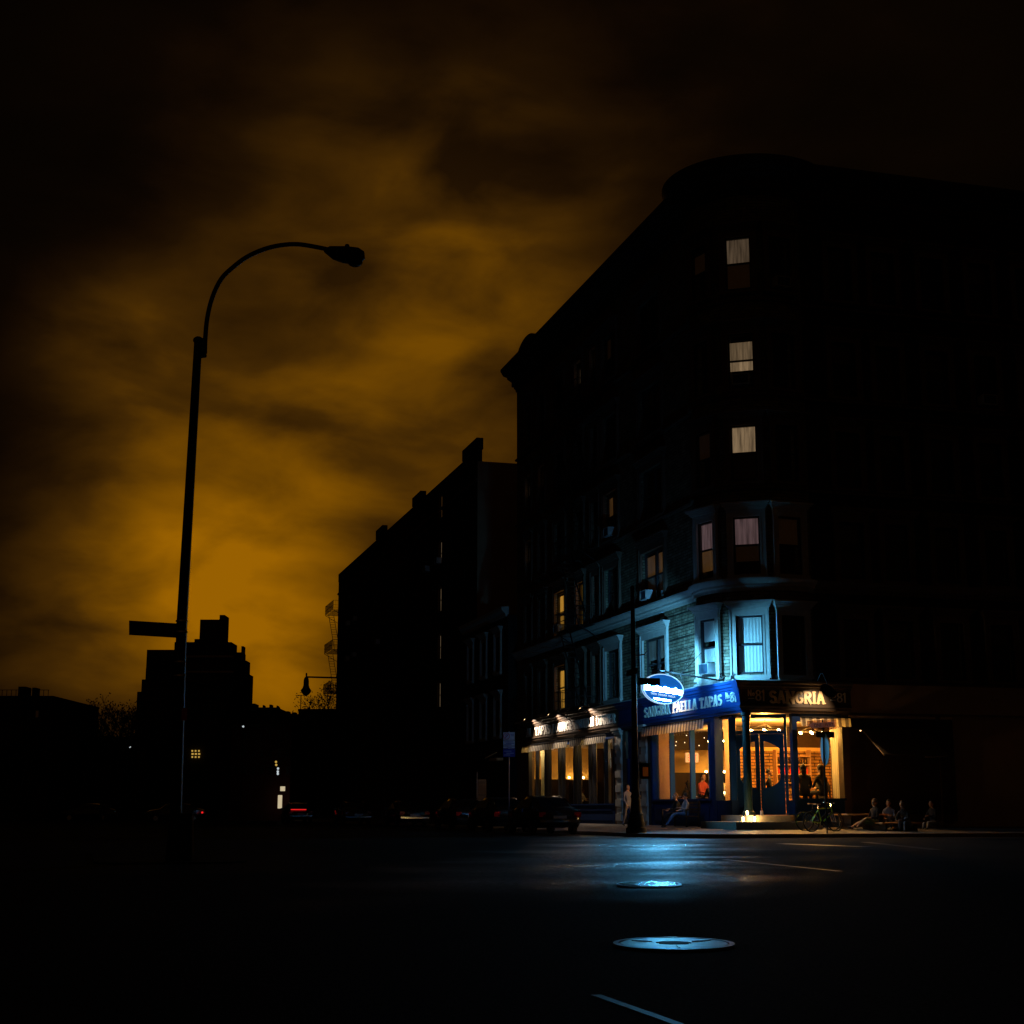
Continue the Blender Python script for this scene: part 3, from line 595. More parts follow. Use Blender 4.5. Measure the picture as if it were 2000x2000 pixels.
# ---- ground floor of the corner building
Z0, ZS = .1, .74            # below pavement; inside floor level
for a, b in ((10.0, 11.35), (13.15, 14.7), (28.6, 31.0)): g = MB(); g.box(-.02, .3, a, b, Z0, 4.6); g.build('pier', 'stone_dark', B)
g = MB(); g.box(-.06, .28, 3.05, 3.5, Z0, 4.5); g.box(-.06, .28, 9.8, 9.999, Z0, 4.5); g.box(-.05, .26, 3.5, 9.8, Z0, 1.28); g.box(-.12, .3, 3.5, 9.8, 1.28, 1.36)
g.box(-.08, -.05, 3.75, 6.4, .45, 1.15); g.box(-.08, -.05, 6.75, 9.5, .45, 1.15); g.box(-.03, .27, 1.62, 3.05, Z0, 1.28); g.box(-.05, .25, 3.5, 9.8, 4.25, 4.5)
g.build('stall_riser', 'navy_dark', B)
for x0_, x1_, a, b, z0_, z1_ in ((-.06, .14, 5.5, 5.6, 1.36, 4.25), (-.06, .14, 7.7, 7.8, 1.36, 4.25), (-.09, .14, 3.5, 3.62, 1.36, 4.25), (-.09, .14, 9.68, 9.8, 1.36, 4.25), (-.05, .2, 1.62, 1.74, 1.28, 4.4)):
    g = MB(); g.box(x0_, x1_, a, b, z0_, z1_); g.build('mullion', 'navy', B)
g = MB(); g.add([(.03, 3.5, 1.36), (.03, 9.8, 1.36), (.03, 9.8, 4.25), (.03, 3.5, 4.25)], [(0, 1, 2, 3)]); g.build('shop_window', 'glass', B)
g = MB(); g.add([(.06, 1.7, 1.28), (.06, 3.05, 1.28), (.06, 3.05, 4.4), (.06, 1.7, 4.4)], [(0, 1, 2, 3)]); g.build('shop_window', 'glass', B)
# quoined pilasters each side of the flat entrance
for yc in (10.7, 13.9):
    g = MB(); g.box(-.1, -.03, yc - .32, yc + .32, .2, 4.3)
    for k in range(6): g.box(-.16, -.05, yc - .36, yc + .36, .45 + k * .64, .45 + k * .64 + .3)
    for e, z in ((.4, 4.3), (.46, 4.4), (.52, 4.5)): g.box(-.1 - (e - .32), -.03, yc - e, yc + e, z, z + .09)
    g.build('pilaster', 'stone', B)
g = MB(); g.box(.12, .17, 11.5, 13.1, .3, 3.2); g.box(.09, .12, 11.65, 12.2, 1.3, 2.9); g.box(.09, .12, 12.4, 12.95, 1.3, 2.9); g.build('door', 'navy_dark', B)
g = MB(); g.box(.1, .2, 11.35, 13.15, 3.2, 4.6); g.box(.0, .2, 11.35, 11.5, .1, 3.2); g.box(0, .2, 13.0, 13.15, .1, 3.2); g.build('door_frame', 'navy_dark', B)
# second storefront (left part of the restaurant)
g = MB(); g.box(-.05, .25, 14.7, 28.6, Z0, 1.15); g.box(-.1, .27, 14.7, 28.6, 1.15, 1.22); g.box(-.04, .25, 14.7, 28.6, 4.2, 4.6); g.box(-.08, -.05, 15, 28.3, .45, .5); g.box(-.08, -.05, 15, 28.3, .9, .95)
g.build('stall_riser', 'navy_dark', B)
for y in (14.75, 16.0, 17.7, 18.25, 20.0, 20.6, 22.5, 23.1, 24.9, 25.5, 27.1, 28.5): g = MB(); g.box(-.07, .12, y - .05, y + .05, 1.22, 4.2); g.build('mullion', 'sash', B)
g = MB(); g.add([(.03, 14.7, 1.22), (.03, 28.6, 1.22), (.03, 28.6, 4.2), (.03, 14.7, 4.2)], [(0, 1, 2, 3)]); g.build('shop_window', 'glass', B)
# fascias: sign boards with mouldings
def fascia(name, path, mt):
    pr = [(-.02, 4.5), (.12, 4.5), (.16, 4.56), (.24, 4.6), (.26, 4.68), (.3, 4.72), (.3, 4.78), (.25, 4.8), (.25, 5.36), (.3, 5.38), (.32, 5.44), (.4, 5.48), (.42, 5.55), (.5, 5.6), (.52, 5.68), (-.02, 5.7)]
    g = MB(); sweep(g, path, pr); return g.build(name, mt, B)
s1 = fascia('fascia', [((0, 10.2), (-1, 0)), ((0, .4), (-1, -.0)), ], 'navy')
s1b = fascia('fascia', [((0, 13.4), (-1, 0)), ((0, 10.22), (-1, 0))], 'navy_dark')
s2 = fascia('fascia', [((0, 28.8), (-1, 0)), ((0, 13.42), (-1, 0))], 'fascia_brown')
# front fascia mitred with the left one at the corner
pr = [(.12, 4.5), (.16, 4.56), (.24, 4.6), (.26, 4.68), (.3, 4.72), (.3, 4.78), (.25, 4.8), (.25, 5.36), (.3, 5.38), (.32, 5.44), (.4, 5.48), (.42, 5.55), (.5, 5.6), (.52, 5.68)]
g = MB(); n_ = len(pr); vs = [(-a, .4, z) for a, z in pr] + [(-a, .4 - a, z) for a, z in pr]
g.add(vs, [(i, i + 1, n_ + i + 1, n_ + i) for i in range(n_ - 1)] + [tuple([n_ - 1, 2 * n_ - 1, n_, 0])]); g.build('fascia_return', 'navy', B)
g = MB(); vs = [(-a + .0005, .4 - a, z) for a, z in pr] + [(4.35, .4 - a, z) for a, z in pr]
g.add(vs, [(i, i + 1, n_ + i + 1, n_ + i) for i in range(n_ - 1)]); s3 = g.build('fascia', 'fascia_brown', B)
g = MB(); g.box(.0, 4.35, .4, 1.6, 4.5, 5.7); g.box(.001, .3, 1.6, 4.8, 4.6, 5.7); g.build('storefront_roof', 'fascia_brown', B)
X_, Y_, Z_ = Vector((1, 0, 0)), Vector((0, 1, 0)), Vector((0, 0, 1))
lettering('SANGRIA PAELLA TAPAS', (-.25, 10.1, 4.86), (0, -1, 0), Z_, (-1, 0, 0), .42, 8.35, parent=s1, t=.2)
lettering('No', (-.25, 1.42, 5.07), (0, -1, 0), Z_, (-1, 0, 0), .24, .42, parent=s1, serif=False, t=.14)
lettering('81', (-.25, .98, 4.9), (0, -1, 0), Z_, (-1, 0, 0), .4, .56, parent=s1, serif=False, t=.13)
lettering('No', (.05, .15, 5.1), X_, Z_, (0, -1, 0), .24, .3, parent=s3, serif=False, t=.14, mt='letter_gold')
lettering('81', (.36, .15, 4.93), X_, Z_, (0, -1, 0), .42, .42, parent=s3, serif=False, t=.12, mt='letter_gold')
lettering('SANGRIA', (.95, .15, 4.86), X_, Z_, (0, -1, 0), .46, 2.3, parent=s3, t=.22, mt='letter_gold')
lettering('No', (3.46, .15, 5.1), X_, Z_, (0, -1, 0), .24, .26, parent=s3, serif=False, t=.14, mt='letter_cream')
lettering('81', (3.74, .15, 4.93), X_, Z_, (0, -1, 0), .38, .42, parent=s3, serif=False, t=.12, mt='letter_cream')
g = MB(); g.box(-.26, -.25, 1.05, 1.38, 4.98, 5.01); g.build('lettering', 'letter_cream', s1)
for a, b in ((.08, .33), (3.48, 3.7)): g = MB(); g.box(a, b, .14, .15, 5.0, 5.03); g.build('lettering', 'letter_cream', s3)
lettering('AL  TAPAS LOUNGE', (-.25, 28.3, 4.86), (0, -1, 0), Z_, (-1, 0, 0), .44, 8.2, parent=s2, mt='letter_cream', t=.2)
lettering('BRUNCH DINNER', (-.25, 19.8, 4.86), (0, -1, 0), Z_, (-1, 0, 0), .44, 6.0, parent=s2, mt='letter_cream', t=.2)
# striped valances
def valance(a, b, axis, z0, z1, nm='awning_valance'):
    g = MB(); n = int(abs(b - a) / .18); g.uvs = []; vs = []
    for i in range(n * 3 + 1):
        u = a + (b - a) * i / (n * 3); w_ = .008 * math.sin(i * 2 * PI / 3); sc_ = .025 * abs(math.sin(i * PI / 3))
        for z, o_ in ((z1, 0), (z0 - sc_, .05 + w_)):
            vs.append((-.42 - o_, u, z) if axis == 'y' else (u, -.02 - o_, z)); g.uvs.append((u, z))
    g.add(vs, [(2 * i, 2 * i + 2, 2 * i + 3, 2 * i + 1) for i in range(n * 3)])
    return g.build(nm, 'stripe', B)
valance(3.2, 9.9, 'y', 4.05, 4.42); valance(14.7, 20.1, 'y', 4.02, 4.36); valance(20.4, 28.6, 'y', 4.02, 4.36); valance(2.1, 4.2, 'x', 4.02, 4.34)
g = MB(); g.bar((-.42, 3.2, 4.44), (-.42, 9.9, 4.44), .06, .05); g.bar((-.42, 14.7, 4.38), (-.42, 28.6, 4.38), .06, .05); g.bar((2.1, -.03, 4.36), (4.2, -.03, 4.36), .06, .05)
for y in (3.3, 6.5, 9.8, 14.8, 20.2, 28.5): g.bar((-.42, y, 4.42), (0, y, 4.5), .03, .03)
g.build('awning_rail', 'iron', B)
# front window + pier + recessed door
g = MB(); g.box(1.98, 2.18, .42, .66, Z0, 4.5); g.box(2.18, 4.05, .42, .62, Z0, 1.28); g.box(2.14, 4.1, .34, .64, 1.28, 1.35); g.box(2.18, 4.05, .42, .6, 4.2, 4.5)
g.build('stall_riser', 'navy_dark', B)
g = MB(); g.box(4.05, 4.35, .4, 1.4, Z0, 4.5); g.build('pier', 'fascia_brown', B)
g = MB(); g.add([(2.18, .5, 1.35), (4.05, .5, 1.35), (4.05, .5, 4.2), (2.18, .5, 4.2)], [(0, 1, 2, 3)]); g.build('shop_window', 'glass', B)
g = MB(); g.add([(2.0, .66, 1.28), (2.0, 1.0, 1.28), (2.0, 1.0, 4.4), (2.0, .66, 4.4)], [(0, 1, 2, 3)]); g.build('shop_window', 'glass', B)
g = MB(); g.box(1.98, 2.06, .66, 1.05, Z0, 1.28); g.build('stall_riser', 'navy_dark', B)
D0 = Vector((.30, 2.03, 0)); D1 = Vector((1.98, 1.02, 0)); du = (D1 - D0).normalized(); dn = Vector((du.y, -du.x, 0))
if dn.dot(CAM - D0) < 0: dn = -dn
TD = Matrix(((du.x, dn.x, 0, D0.x), (du.y, dn.y, 0, D0.y), (0, 0, 1, 0), (0, 0, 0, 1))); DL = (D1 - D0).length
g = MB(TD); g.box(-.05, .05, -.06, .06, ZS, 4.5); g.box(DL - .05, DL + .05, -.06, .06, ZS, 4.5); g.box(.05, DL - .05, -.05, .05, 3.78, 3.9); g.box(.05, DL - .05, -.05, .05, 4.38, 4.5); g.build('door_frame', 'navy', B)
g = MB(TD); g.add([(.05, 0, 3.9), (DL - .05, 0, 3.9), (DL - .05, 0, 4.38), (.05, 0, 4.38)], [(0, 1, 2, 3)]); g.build('transom_window', 'glass', B)
for i in (0, 1):
    x0 = .06 + i * (DL - .12) / 2; x1 = x0 + (DL - .12) / 2 - .02; g = MB(TD); a, b = x0 + .16, x1 - .16
    z0, z1 = ZS + 1.0, 3.5; m_ = (a + b) / 2
    g.box(x0, a, -.03, .03, ZS, 3.77); g.box(b, x1, -.03, .03, ZS, 3.77)
    # rails with a curved edge to the glass: top dips, bottom bows
    k = 8
    for j in range(k):
        u0 = a + (b - a) * j / k; u1 = a + (b - a) * (j + 1) / k; s_ = 1 if i == 0 else 0
        f0 = (j / k if i == 0 else 1 - j / k); f1 = ((j + 1) / k if i == 0 else 1 - (j + 1) / k)
        zt0 = z1 - .28 * (1 - f0) ** 1.5; zt1 = z1 - .28 * (1 - f1) ** 1.5; zb0 = z0 + .3 * (1 - f0) ** 2; zb1 = z0 + .3 * (1 - f1) ** 2
        g.prism([(u0, zt0), (u1, zt1), (u1, 3.77), (u0, 3.77)], lambda p, q, d: (p, d, q), -.028, .028)
        g.prism([(u0, ZS), (u1, ZS), (u1, zb1), (u0, zb0)], lambda p, q, d: (p, d, q), -.028, .028)
    dr = g.build('door', 'navy', B)
    g = MB(TD); g.add([(a, 0, z0), (b, 0, z0), (b, 0, z1), (a, 0, z1)], [(0, 1, 2, 3)]); g.build('pane', 'glass', dr)
    g = MB(TD); hx = x1 - .08 if i == 0 else x0 + .08; g.tube([(hx, .03, 1.6), (hx, .09, 1.65), (hx, .09, 2.05), (hx, .03, 2.1)], .014, 8); g.build('handle', 'chrome', dr)
# left return between window and door
g = MB(); g.bar((.1, 1.66, 2.55), (.3, 2.03, 2.55), .08, 3.8); g.build('door_frame', 'navy', B)
# corner column
g = MB(); c = (.02, .28)
g.lathe((c[0], c[1], 0), [(.24, ZS - .02), (.24, ZS + .1), (.19, ZS + .14), (.17, ZS + .2), (.155, ZS + .3), (.145, 4.15), (.17, 4.17), (.17, 4.22), (.15, 4.25), (.15, 4.36), (.2, 4.4), (.2, 4.5)], 24)
g.build('column', 'iron_green', B, smooth=True)
g = MB(); g.box(-.02, .4, .2, .36, Z0, .3); g.build('column_footing', 'concrete_step', B)
# steps
g = MB(); g.prism([(-1.3, -1.5), (2.1, -1.5), (2.1, .4), (1.9, .9), (.3, 2.0), (-.03, 1.7), (-1.3, 1.7)], lambda a, b, d: (a, b, d), .1, .5); g.build('step', 'concrete_step', B)
g = MB(); g.prism([(-.55, -.85), (1.15, -.85), (1.6, -.3), (1.95, .41), (1.95, 1.0), (.3, 2.0), (-.03, 1.5), (-.55, 1.5)], lambda a, b, d: (a, b, d), .5, .73); g.build('step', 'concrete_step', B)
# dining room shell
g = MB(); g.box(.27, 9, 1.6, 30.6, .5, ZS - .01); g.box(2.0, 9, .64, 1.6, .5, ZS - .012); g.build('room_floor', 'floor_wood', B)
g = MB(); g.box(.27, 9, 1.64, 30.6, 4.38, 4.49); g.box(2.06, 9, .63, 1.64, 4.39, 4.488); g.build('ceiling', 'ceiling_cream', B)
g = MB(); g.add([(2.3, 6.5, ZS), (9, 6.5, ZS), (9, 6.5, 3.35), (2.3, 6.5, 3.35)], [(0, 1, 2, 3)]); g.add([(2.3, 6.5, ZS), (2.3, 6.8, ZS), (2.3, 6.8, 3.35), (2.3, 6.5, 3.35)], [(0, 1, 2, 3)])
g.add([(9, .65, ZS), (9, 6.5, ZS), (9, 6.5, 4.38), (9, .65, 4.38)], [(0, 1, 2, 3)]); g.add([(2.3, 6.8, ZS), (9, 6.8, ZS), (9, 6.8, 3.35), (2.3, 6.8, 3.35)], [(0, 1, 2, 3)])
g.build('room_wall', 'brick_room', B)
g = MB(); g.box(2.25, 9, 6.45, 6.85, 3.35, 3.5); g.build('room_beam', 'plaster_warm', B)
g = MB(); g.box(2.3, 9, 6.52, 6.78, 3.5, 4.38); g.build('room_wall', 'wood_dark', B); g = MB(); g.box(4.4, 9, .64, .9, ZS, 4.38); g.build('room_wall', 'wood_dark', B)
g = MB(); g.add([(.3, 11.3, ZS), (.95, 11.3, ZS), (.95, 11.3, 4.38), (.3, 11.3, 4.38)], [(0, 1, 2, 3)]); g.build('room_wall', 'brick_room', B)
g = MB(); g.box(.95, 5.2, 11.2, 11.35, ZS, 2.55); g.box(.95, 5.2, 11.2, 11.35, 3.55, 4.38); g.box(.95, 1.25, 11.2, 11.35, 2.55, 3.55); g.box(4.9, 5.2, 11.2, 11.35, 2.55, 3.55); g.box(5.2, 5.35, 6.8, 12.2, ZS, 4.38); g.build('room_wall', 'booth', B)
g = MB(); g.box(.3, 5.2, 12.4, 12.5, ZS, 4.38); g.build('room_wall', 'plaster_warm', B)
g = MB(); g.box(.3, 9, 13.3, 13.45, ZS, 4.38); g.box(7.4, 7.5, 13.45, 30.5, ZS, 4.38); g.build('room_wall', 'wood_dark', B); g = MB(); g.box(.3, 4.2, 30.3, 30.5, ZS, 4.38); g.build('room_wall', 'plaster_warm', B); g = MB(); g.box(4.2, 7.4, 30.3, 30.5, ZS, 4.38); g.build('room_wall', 'wood_dark', B)
g = MB(); g.box(.3, 2.5, 29.2, 30.29, ZS, 2.6); g.box(2.5, 4.4, 29.9, 30.29, ZS, 2.6); g.build('partition', 'booth', B)
# neighbour shop in the front, right of the restaurant: canopy, notice, lit edge of pier
NB = thing('neighbour_shop', (8, 1.2, 0), 'dark shut shopfront with sloping canopy right of the corner restaurant', 'shop')
g = MB(); g.box(4.36, 8.2, .9, 1.28, .1, 4.6); g.box(8.5, 16, .9, 1.28, .1, 4.6); g.box(4.4, 16, .75, 1.29, 4.6, 5.7); g.build('wall', 'stucco', NB)
g = MB(); g.add([(5.0, .88, 4.1), (7.7, .88, 4.1), (7.7, -1.0, 2.9), (5.0, -1.0, 2.9), (5.0, .88, 4.16), (7.7, .88, 4.16), (7.7, -1.0, 2.96), (5.0, -1.0, 2.96)], [(0, 1, 2, 3), (4, 5, 6, 7), (0, 1, 5, 4), (1, 2, 6, 5), (2, 3, 7, 6), (3, 0, 4, 7)])
g.add([(7.7, .88, 4.1), (7.7, -1, 2.9), (7.7, .88, 2.9)], [(0, 1, 2)]); g.build('canopy', 'awning_black', NB)
g = MB(); g.lathe((8.35, .75, 0), [(.16, .2), (.16, .4), (.12, .45), (.11, 4.3), (.16, 4.4), (.16, 4.6)], 16); g.build('column', 'stone_dark', NB, smooth=True)
g = MB(); g.box(4.85, 5.45, .86, .895, 1.3, 2.3); g2 = g.build('notice_board', 'wood_dark', NB)
g = MB(); g.box(4.9, 5.4, .84, .858, 2.02, 2.25); g.box(4.9, 5.4, .84, .858, 1.6, 1.97); g.box(4.9, 5.4, .84, .858, 1.35, 1.55); g.build('paper', 'paper', g2)
g = MB(); g.box(6.0, 7.9, .86, .895, .9, 3.0); g.build('door', 'wood_dark', NB)

t = thing('wall_lamp', (4.7, .75, 3.9), 'small lit wall lamp under the fascia left of the sloping canopy', 'lamp')
g = MB(); g.box(4.6, 4.8, .78, .89, 3.9, 4.05); g.bar((4.7, .8, 4.0), (4.7, .2, 4.0), .03, .03); g.lathe((4.7, .15, 3.9), [(.11, 0), (.05, .12), (.01, .14)], 14); g.build('shade', 'black', t)
g = MB(); g.ball((4.7, .15, 3.89), .035, 8); g.build('bulb', 'lens_lit', t)
l = light('lamp_light', 'SPOT', (4.7, .15, 3.85), 200, (1, .55, .22), t, .04, spot_size=R(72), spot_blend=.8); aim(l, (-.08, -.6, -1))
# ------------------------------------------------------------------ air conditioners of the corner building
def tur_ac(a, z, label): p = tp(a, TR + .02); air_con((p[0], p[1], z), R(a) + PI / 2, label)
tur_ac(193.5, 6.12, 'white air conditioner in the second floor side window beside the glowing sign')
tur_ac(236.5, 17.52, 'air conditioner under the lit fifth floor window of the turret')
tur_ac(275.5, 21.62, 'air conditioner in the dark top floor window of the turret')
air_con((0, 14.7, 13.72), -PI / 2, 'air conditioner in a dark fourth floor window of the side wall')
air_con((0, 22.75, 10.02), -PI / 2, 'air conditioner below the orange lit third floor window')
air_con((11.9, 1.3, 17.52), 0, 'air conditioner alone on the dark right front of the corner building')
air_con((0, 9.9, 10.02), -PI / 2, 'air conditioner in the wide third floor window above the blue fascia')

# ------------------------------------------------------------------ oval neon sign on its bracket
S = thing('oval_blade_sign', (-2.8, 1.5, 4.85), 'glowing blue oval blade sign with a white neon band on an iron arm', 'sign')
tl = R(-7); ux = Vector((math.cos(tl), 0, math.sin(tl))); uz = Vector((-math.sin(tl), 0, math.cos(tl))); SC = Vector((-2.8, 1.5, 5.4)); A_, B_ = .80, .54
def so(a, b, d): return SC + ux * a + uz * b + Vector((0, d, 0))
ell = [(A_ * math.cos(R(k * 7.5)), B_ * math.sin(R(k * 7.5))) for k in range(48)]
g = MB(); g.prism(ell, so, -.08, .08); g.build('panel', 'neon_blue', S)
rp_ = [so(a * 1.012, b * 1.02, -.085) for a, b in ell]; g = MB(); g.tube(rp_ + rp_[:2], .02, 6)
rp_ = [so(a * 1.012, b * 1.02, .085) for a, b in ell]; g.tube(rp_ + rp_[:2], .02, 6); g.build('rim', 'neon_trim', S)
for sd in (-1, 1):
    g = MB(); xs = [i / 20 for i in range(-15, 16)]; tpv = []; btv = []
    for x in xs:
        e = math.sqrt(max(0, 1 - x * x / .64)); lim = B_ * e - .02
        up = min(lim, .06 + .03 * math.sin(x * 17) + .02 * math.sin(x * 41) + (.0 if x > -.28 else -.02)); lo = max(-lim, -.12 + .015 * math.sin(x * 23 + 1))
        tpv.append(so(x, max(up, lo + .01), sd * .086)); btv.append(so(x, lo, sd * .086))
    n = len(xs); g.add(tpv + btv, [(i, i + 1, n + i + 1, n + i) for i in range(n - 1)])
    q = [so(x, -.385 + (.02 if abs(x) < .28 else 0), sd * .086) for x in (-.36, -.3, .3, .36)] + [so(x, -.45 + abs(x) * .06, sd * .086) for x in (.33, .2, -.2, -.33)]
    g.add(q, [tuple(range(8))]); g.build('neon_band', 'neon_white' if sd < 0 else 'neon_back', S)
    if sd < 0: text('TAPAS  SANGRIA  PAELLA', so(-.5, -.27, -.087), ux, uz, (0, -1, 0), .075, 1.0, 'neon_text', S)
g = MB(); g.bar((-.45, 1.5, 5.78), (-3.2, 1.5, 6.12), .06, .06)
g.tube([(-.45, 1.5, 5.78), (-.3, 1.5, 5.84), (-.22, 1.5, 5.95), (-.3, 1.5, 6.05), (-.42, 1.5, 6.03), (-.45, 1.5, 5.93), (-.36, 1.5, 5.9)], .03, 8)
g.tube([(-2.1, 1.5, 6.0), (-1.98, 1.5, 5.75), (-1.98, 1.5, 5.5), (-2.02, 1.5, 5.35)], .018, 6)
g.tube([(-3.15, 1.5, 6.1), (-3.2, 1.5, 6.0), (-3.1, 1.5, 5.9)], .018, 6); g.tube([(-2.5, 1.5, 6.04), (-2.5, 1.5, 5.93)], .015, 6)
g.tube([(-2.05, 1.5, 5.98), (-.05, 4.75, 7.4)], .012, 5); g.tube([(-2.05, 1.5, 5.98), (-.3, 2.75, 7.3)], .012, 5); g.tube([(-2.05, 1.5, 5.98), (-.5, 1.0, 5.72)], .012, 5)
g.build('bracket_arm', 'iron', S)
for x, y, d, lb in ((-2.3, 1.9, (2.3, 3.9, .75), 0), (-2.9, 1.2, (4.0, .55, .25), 1)):  # floods added on the bracket for local cyan light on the wall
    g = MB(); g.bar((x, 1.5, 6.0), (x, y, 6.05), .02, .02); dd = Vector(d).normalized(); p = Vector((x, y, 6.1)); g.tube([p - dd * .12, p, p + dd * .04], [.04, .07, .08], 12); fl = g.build('added_flood', 'sign_grey', S)
    g = MB(); g.tube([p + dd * .041, p + dd * .05], .065, 12); g.build('lens', 'neon_text', fl)
    l = light('lamp_light', 'SPOT', p + dd * .06, 3000 if lb == 0 else 2300, (.13, .55, .95), fl, .06, spot_size=R(66 if lb == 0 else 75), spot_blend=1.0); aim(l, d)

# ------------------------------------------------------------------ gooseneck lamps over the fascias
def gooseneck(p, base, tgt, power, label, shade=.2, sz=80, lampcol=(1, .72, .45)):
    t = thing('gooseneck_lamp', base, label, 'lamp', 'gooseneck lamps above the shop signs')
    p = Vector(p); base = Vector(base); top = (p + base) / 2; top.z = max(p.z, base.z) + .25
    g = MB(); g.tube([base, base.lerp(top, .6) + Vector((0, 0, .08)), top, p.lerp(top, .4) + Vector((0, 0, .12)), p + Vector((0, 0, .12))], .016, 8); g.build('arm', 'iron', t)
    dr = (Vector(tgt) - p).normalized(); z = -dr; x = z.cross(Vector((.3, .9, .1))).normalized(); y = z.cross(x)
    g = MB(); prof = [(.03, .14), (.05, .1), (shade * .55, .07), (shade, -.03)]
    g.lathe(p, prof, 20, (x, y, z)); g.f = [f for f in g.f[:-1]]; g.m = g.m[:-1]; g.build('shade', 'black', t, smooth=True)
    g = MB(); g.ball(p + dr * .0, .035); g.build('bulb', 'lens_lit', t)
    l = light('lamp_light', 'SPOT', p + dr * .05, power, lampcol, t, .03, spot_size=R(sz), spot_blend=.6); aim(l, dr)
for (y, pw, lb) in ((26.3, 260, 'black gooseneck lamp lighting the left end of the brown fascia'), (22.0, 260, 'black gooseneck lamp lighting the middle of the brown fascia'), (16.9, 300, 'black gooseneck lamp lighting the word above the striped valance at its near end')):
    gooseneck((-.95, y, 5.72), (-.5, y, 5.75), (-.3, y - .35, 4.8), pw * 1.1, lb, .15, 112, (1, .78, .6))
gooseneck((2.92, -.8, 5.3), (2.85, -.1, 5.72), (2.78, .05, 4.7), 95, 'wide black enamel lamp shade hanging over the front fascia letters', .32, 92, (1, .68, .4))
gooseneck((-1.0, 6.3, 5.72), (-.5, 6.3, 5.75), (-.3, 6.0, 4.7), 150, 'black gooseneck lamp behind the oval sign, warming the middle word of the blue fascia', .15, 100, (1, .66, .42))

# ------------------------------------------------------------------ indoor lights and furniture
def chandelier(loc, r, n, power, label, drop=.55, prev=None):
    t = thing('chandelier', loc, label, 'chandelier', 'ring chandeliers in the dining room'); x, y, z = loc
    g = MB(); g.tube([(x, y, z), (x, y, z - drop)], .015, 6); g.tube([(x + r * math.cos(R(a)), y + r * math.sin(R(a)), z - drop) for a in range(0, 375, 15)], .018, 6)
    for a in range(0, 360, 90): g.tube([(x, y, z - drop + .2), (x + r * math.cos(R(a)), y + r * math.sin(R(a)), z - drop)], .01, 5)
    g.build('ring', 'iron', t)
    for k in range(n):
        a = 2 * PI * k / n; g = MB(); g.ball((x + r * math.cos(a), y + r * math.sin(a), z - drop - .05), .045); g.build('bulb', 'bulb', t)
    light('chandelier_light', 'POINT', (x, y, z - drop - .1), power, WARM, t, .25); return t
chandelier((1.9, 2.6, 4.38), .62, 6, 540, 'ring chandelier of bare bulbs above the corner entrance door', .36)
chandelier((3.9, 2.6, 4.38), .5, 6, 540, 'ring chandelier of bare bulbs behind the front window', .42)
chandelier((2.6, 8.8, 4.38), .4, 5, 150, 'small ring chandelier deep behind the large blue framed window', .5)
light_t = None
def ledge_lamp(loc, label, pw):
    t = thing('ledge_lamp', loc, label, 'lamp', 'small lamps on the wall ledge'); x, y, z = loc
    g = MB(); g.lathe((x, y, z), [(.05, 0), (.05, .02), (.015, .04), (.015, .08)], 10); g.build('base', 'iron', t)
    g = MB(); g.ball((x, y, z + .12), .05); g.build('bulb', 'bulb', t); light('lamp_light', 'POINT', (x, y, z + .12), pw, WARM, t, .05)
for i, (x, lb) in enumerate(((3.35, 'left lamp of three on the ledge under the glowing yellow wall'), (3.75, 'middle lamp of three on the ledge under the glowing yellow wall'), (4.25, 'right lamp of three on the ledge under the glowing yellow wall'))): ledge_lamp((x, 11.9, 2.5), lb, 60)
g = MB(); g.box(.95, 5.2, 11.36, 12.39, 2.4, 2.5); g.build('ledge', 'booth', B)
# far dining room glowing alcove
for i, (y, lb) in enumerate(((21.4, 'far left lamp glowing in the alcove of the far dining room'), (21.7, 'second lamp glowing in the alcove of the far dining room'), (22.05, 'third lamp glowing in the alcove of the far dining room'))): ledge_lamp((2.75 + (y - 21.4) * 1.3, 29.95, 2.6), lb, 22)
ledge_lamp((1.3, 29.6, 2.6), 'single added lamp behind the curtain at the far end of the left storefront', 60)  # lamp added to brighten the far curtain
for y, pw_, lb in ((27.2, 55, 'small ceiling lamp over the far end of the left storefront window'), (22.0, 22, 'small added ceiling lamp over the middle of the left storefront window'), (17.6, 22, 'small added ceiling lamp over the near end of the left storefront window')):  # middle and near lamps added to light the curtains and valance
    t = thing('ceiling_lamp', (.75, y, 4.38), lb, 'lamp'); g = MB(); g.lathe((.75, y, 4.2), [(.07, 0), (.07, .14), (.02, .18)], 12); g.build('shade', 'black', t); g = MB(); g.ball((.75, y, 4.18), .04); g.build('bulb', 'bulb', t)
    light('lamp_light', 'POINT', (.75, y, 4.1), pw_, (1, .6, .18), t, .05)
# exit sign
t = thing('exit_sign', (2.05, 11.1, 3.05), 'small lit EXIT sign on the wall behind the large window', 'sign')
g = MB(); g.box(2.05, 2.65, 11.08, 11.16, 3.0, 3.42); g.build('box', 'exit_face', t); text('EXIT', (2.13, 11.075, 3.08), X_, Z_, (0, -1, 0), .26, .44, 'exit_red', t)
g = MB(); g.bar((2.35, 11.12, 3.42), (2.35, 11.12, 4.38), .03, .03); g.build('hanger', 'iron', t)
# fairy lights deep in the room
for i in range(14):
    p = (.8 + random.random() * 3.8, 8.6 + random.random() * 2.2, 3.65 + random.random() * .5)
    g = MB(); g.ball(p, .022, 8); fy = tag(g.build('fairy_light', 'fairy', loc=p), 'tiny white hanging light in the dark ceiling behind the large window', 'light', 'tiny hanging ceiling lights'); g = MB(); g.tube([(p[0], p[1], p[2] + .02), (p[0], p[1], 4.38)], .002, 4); g.build('cord', 'black', fy)
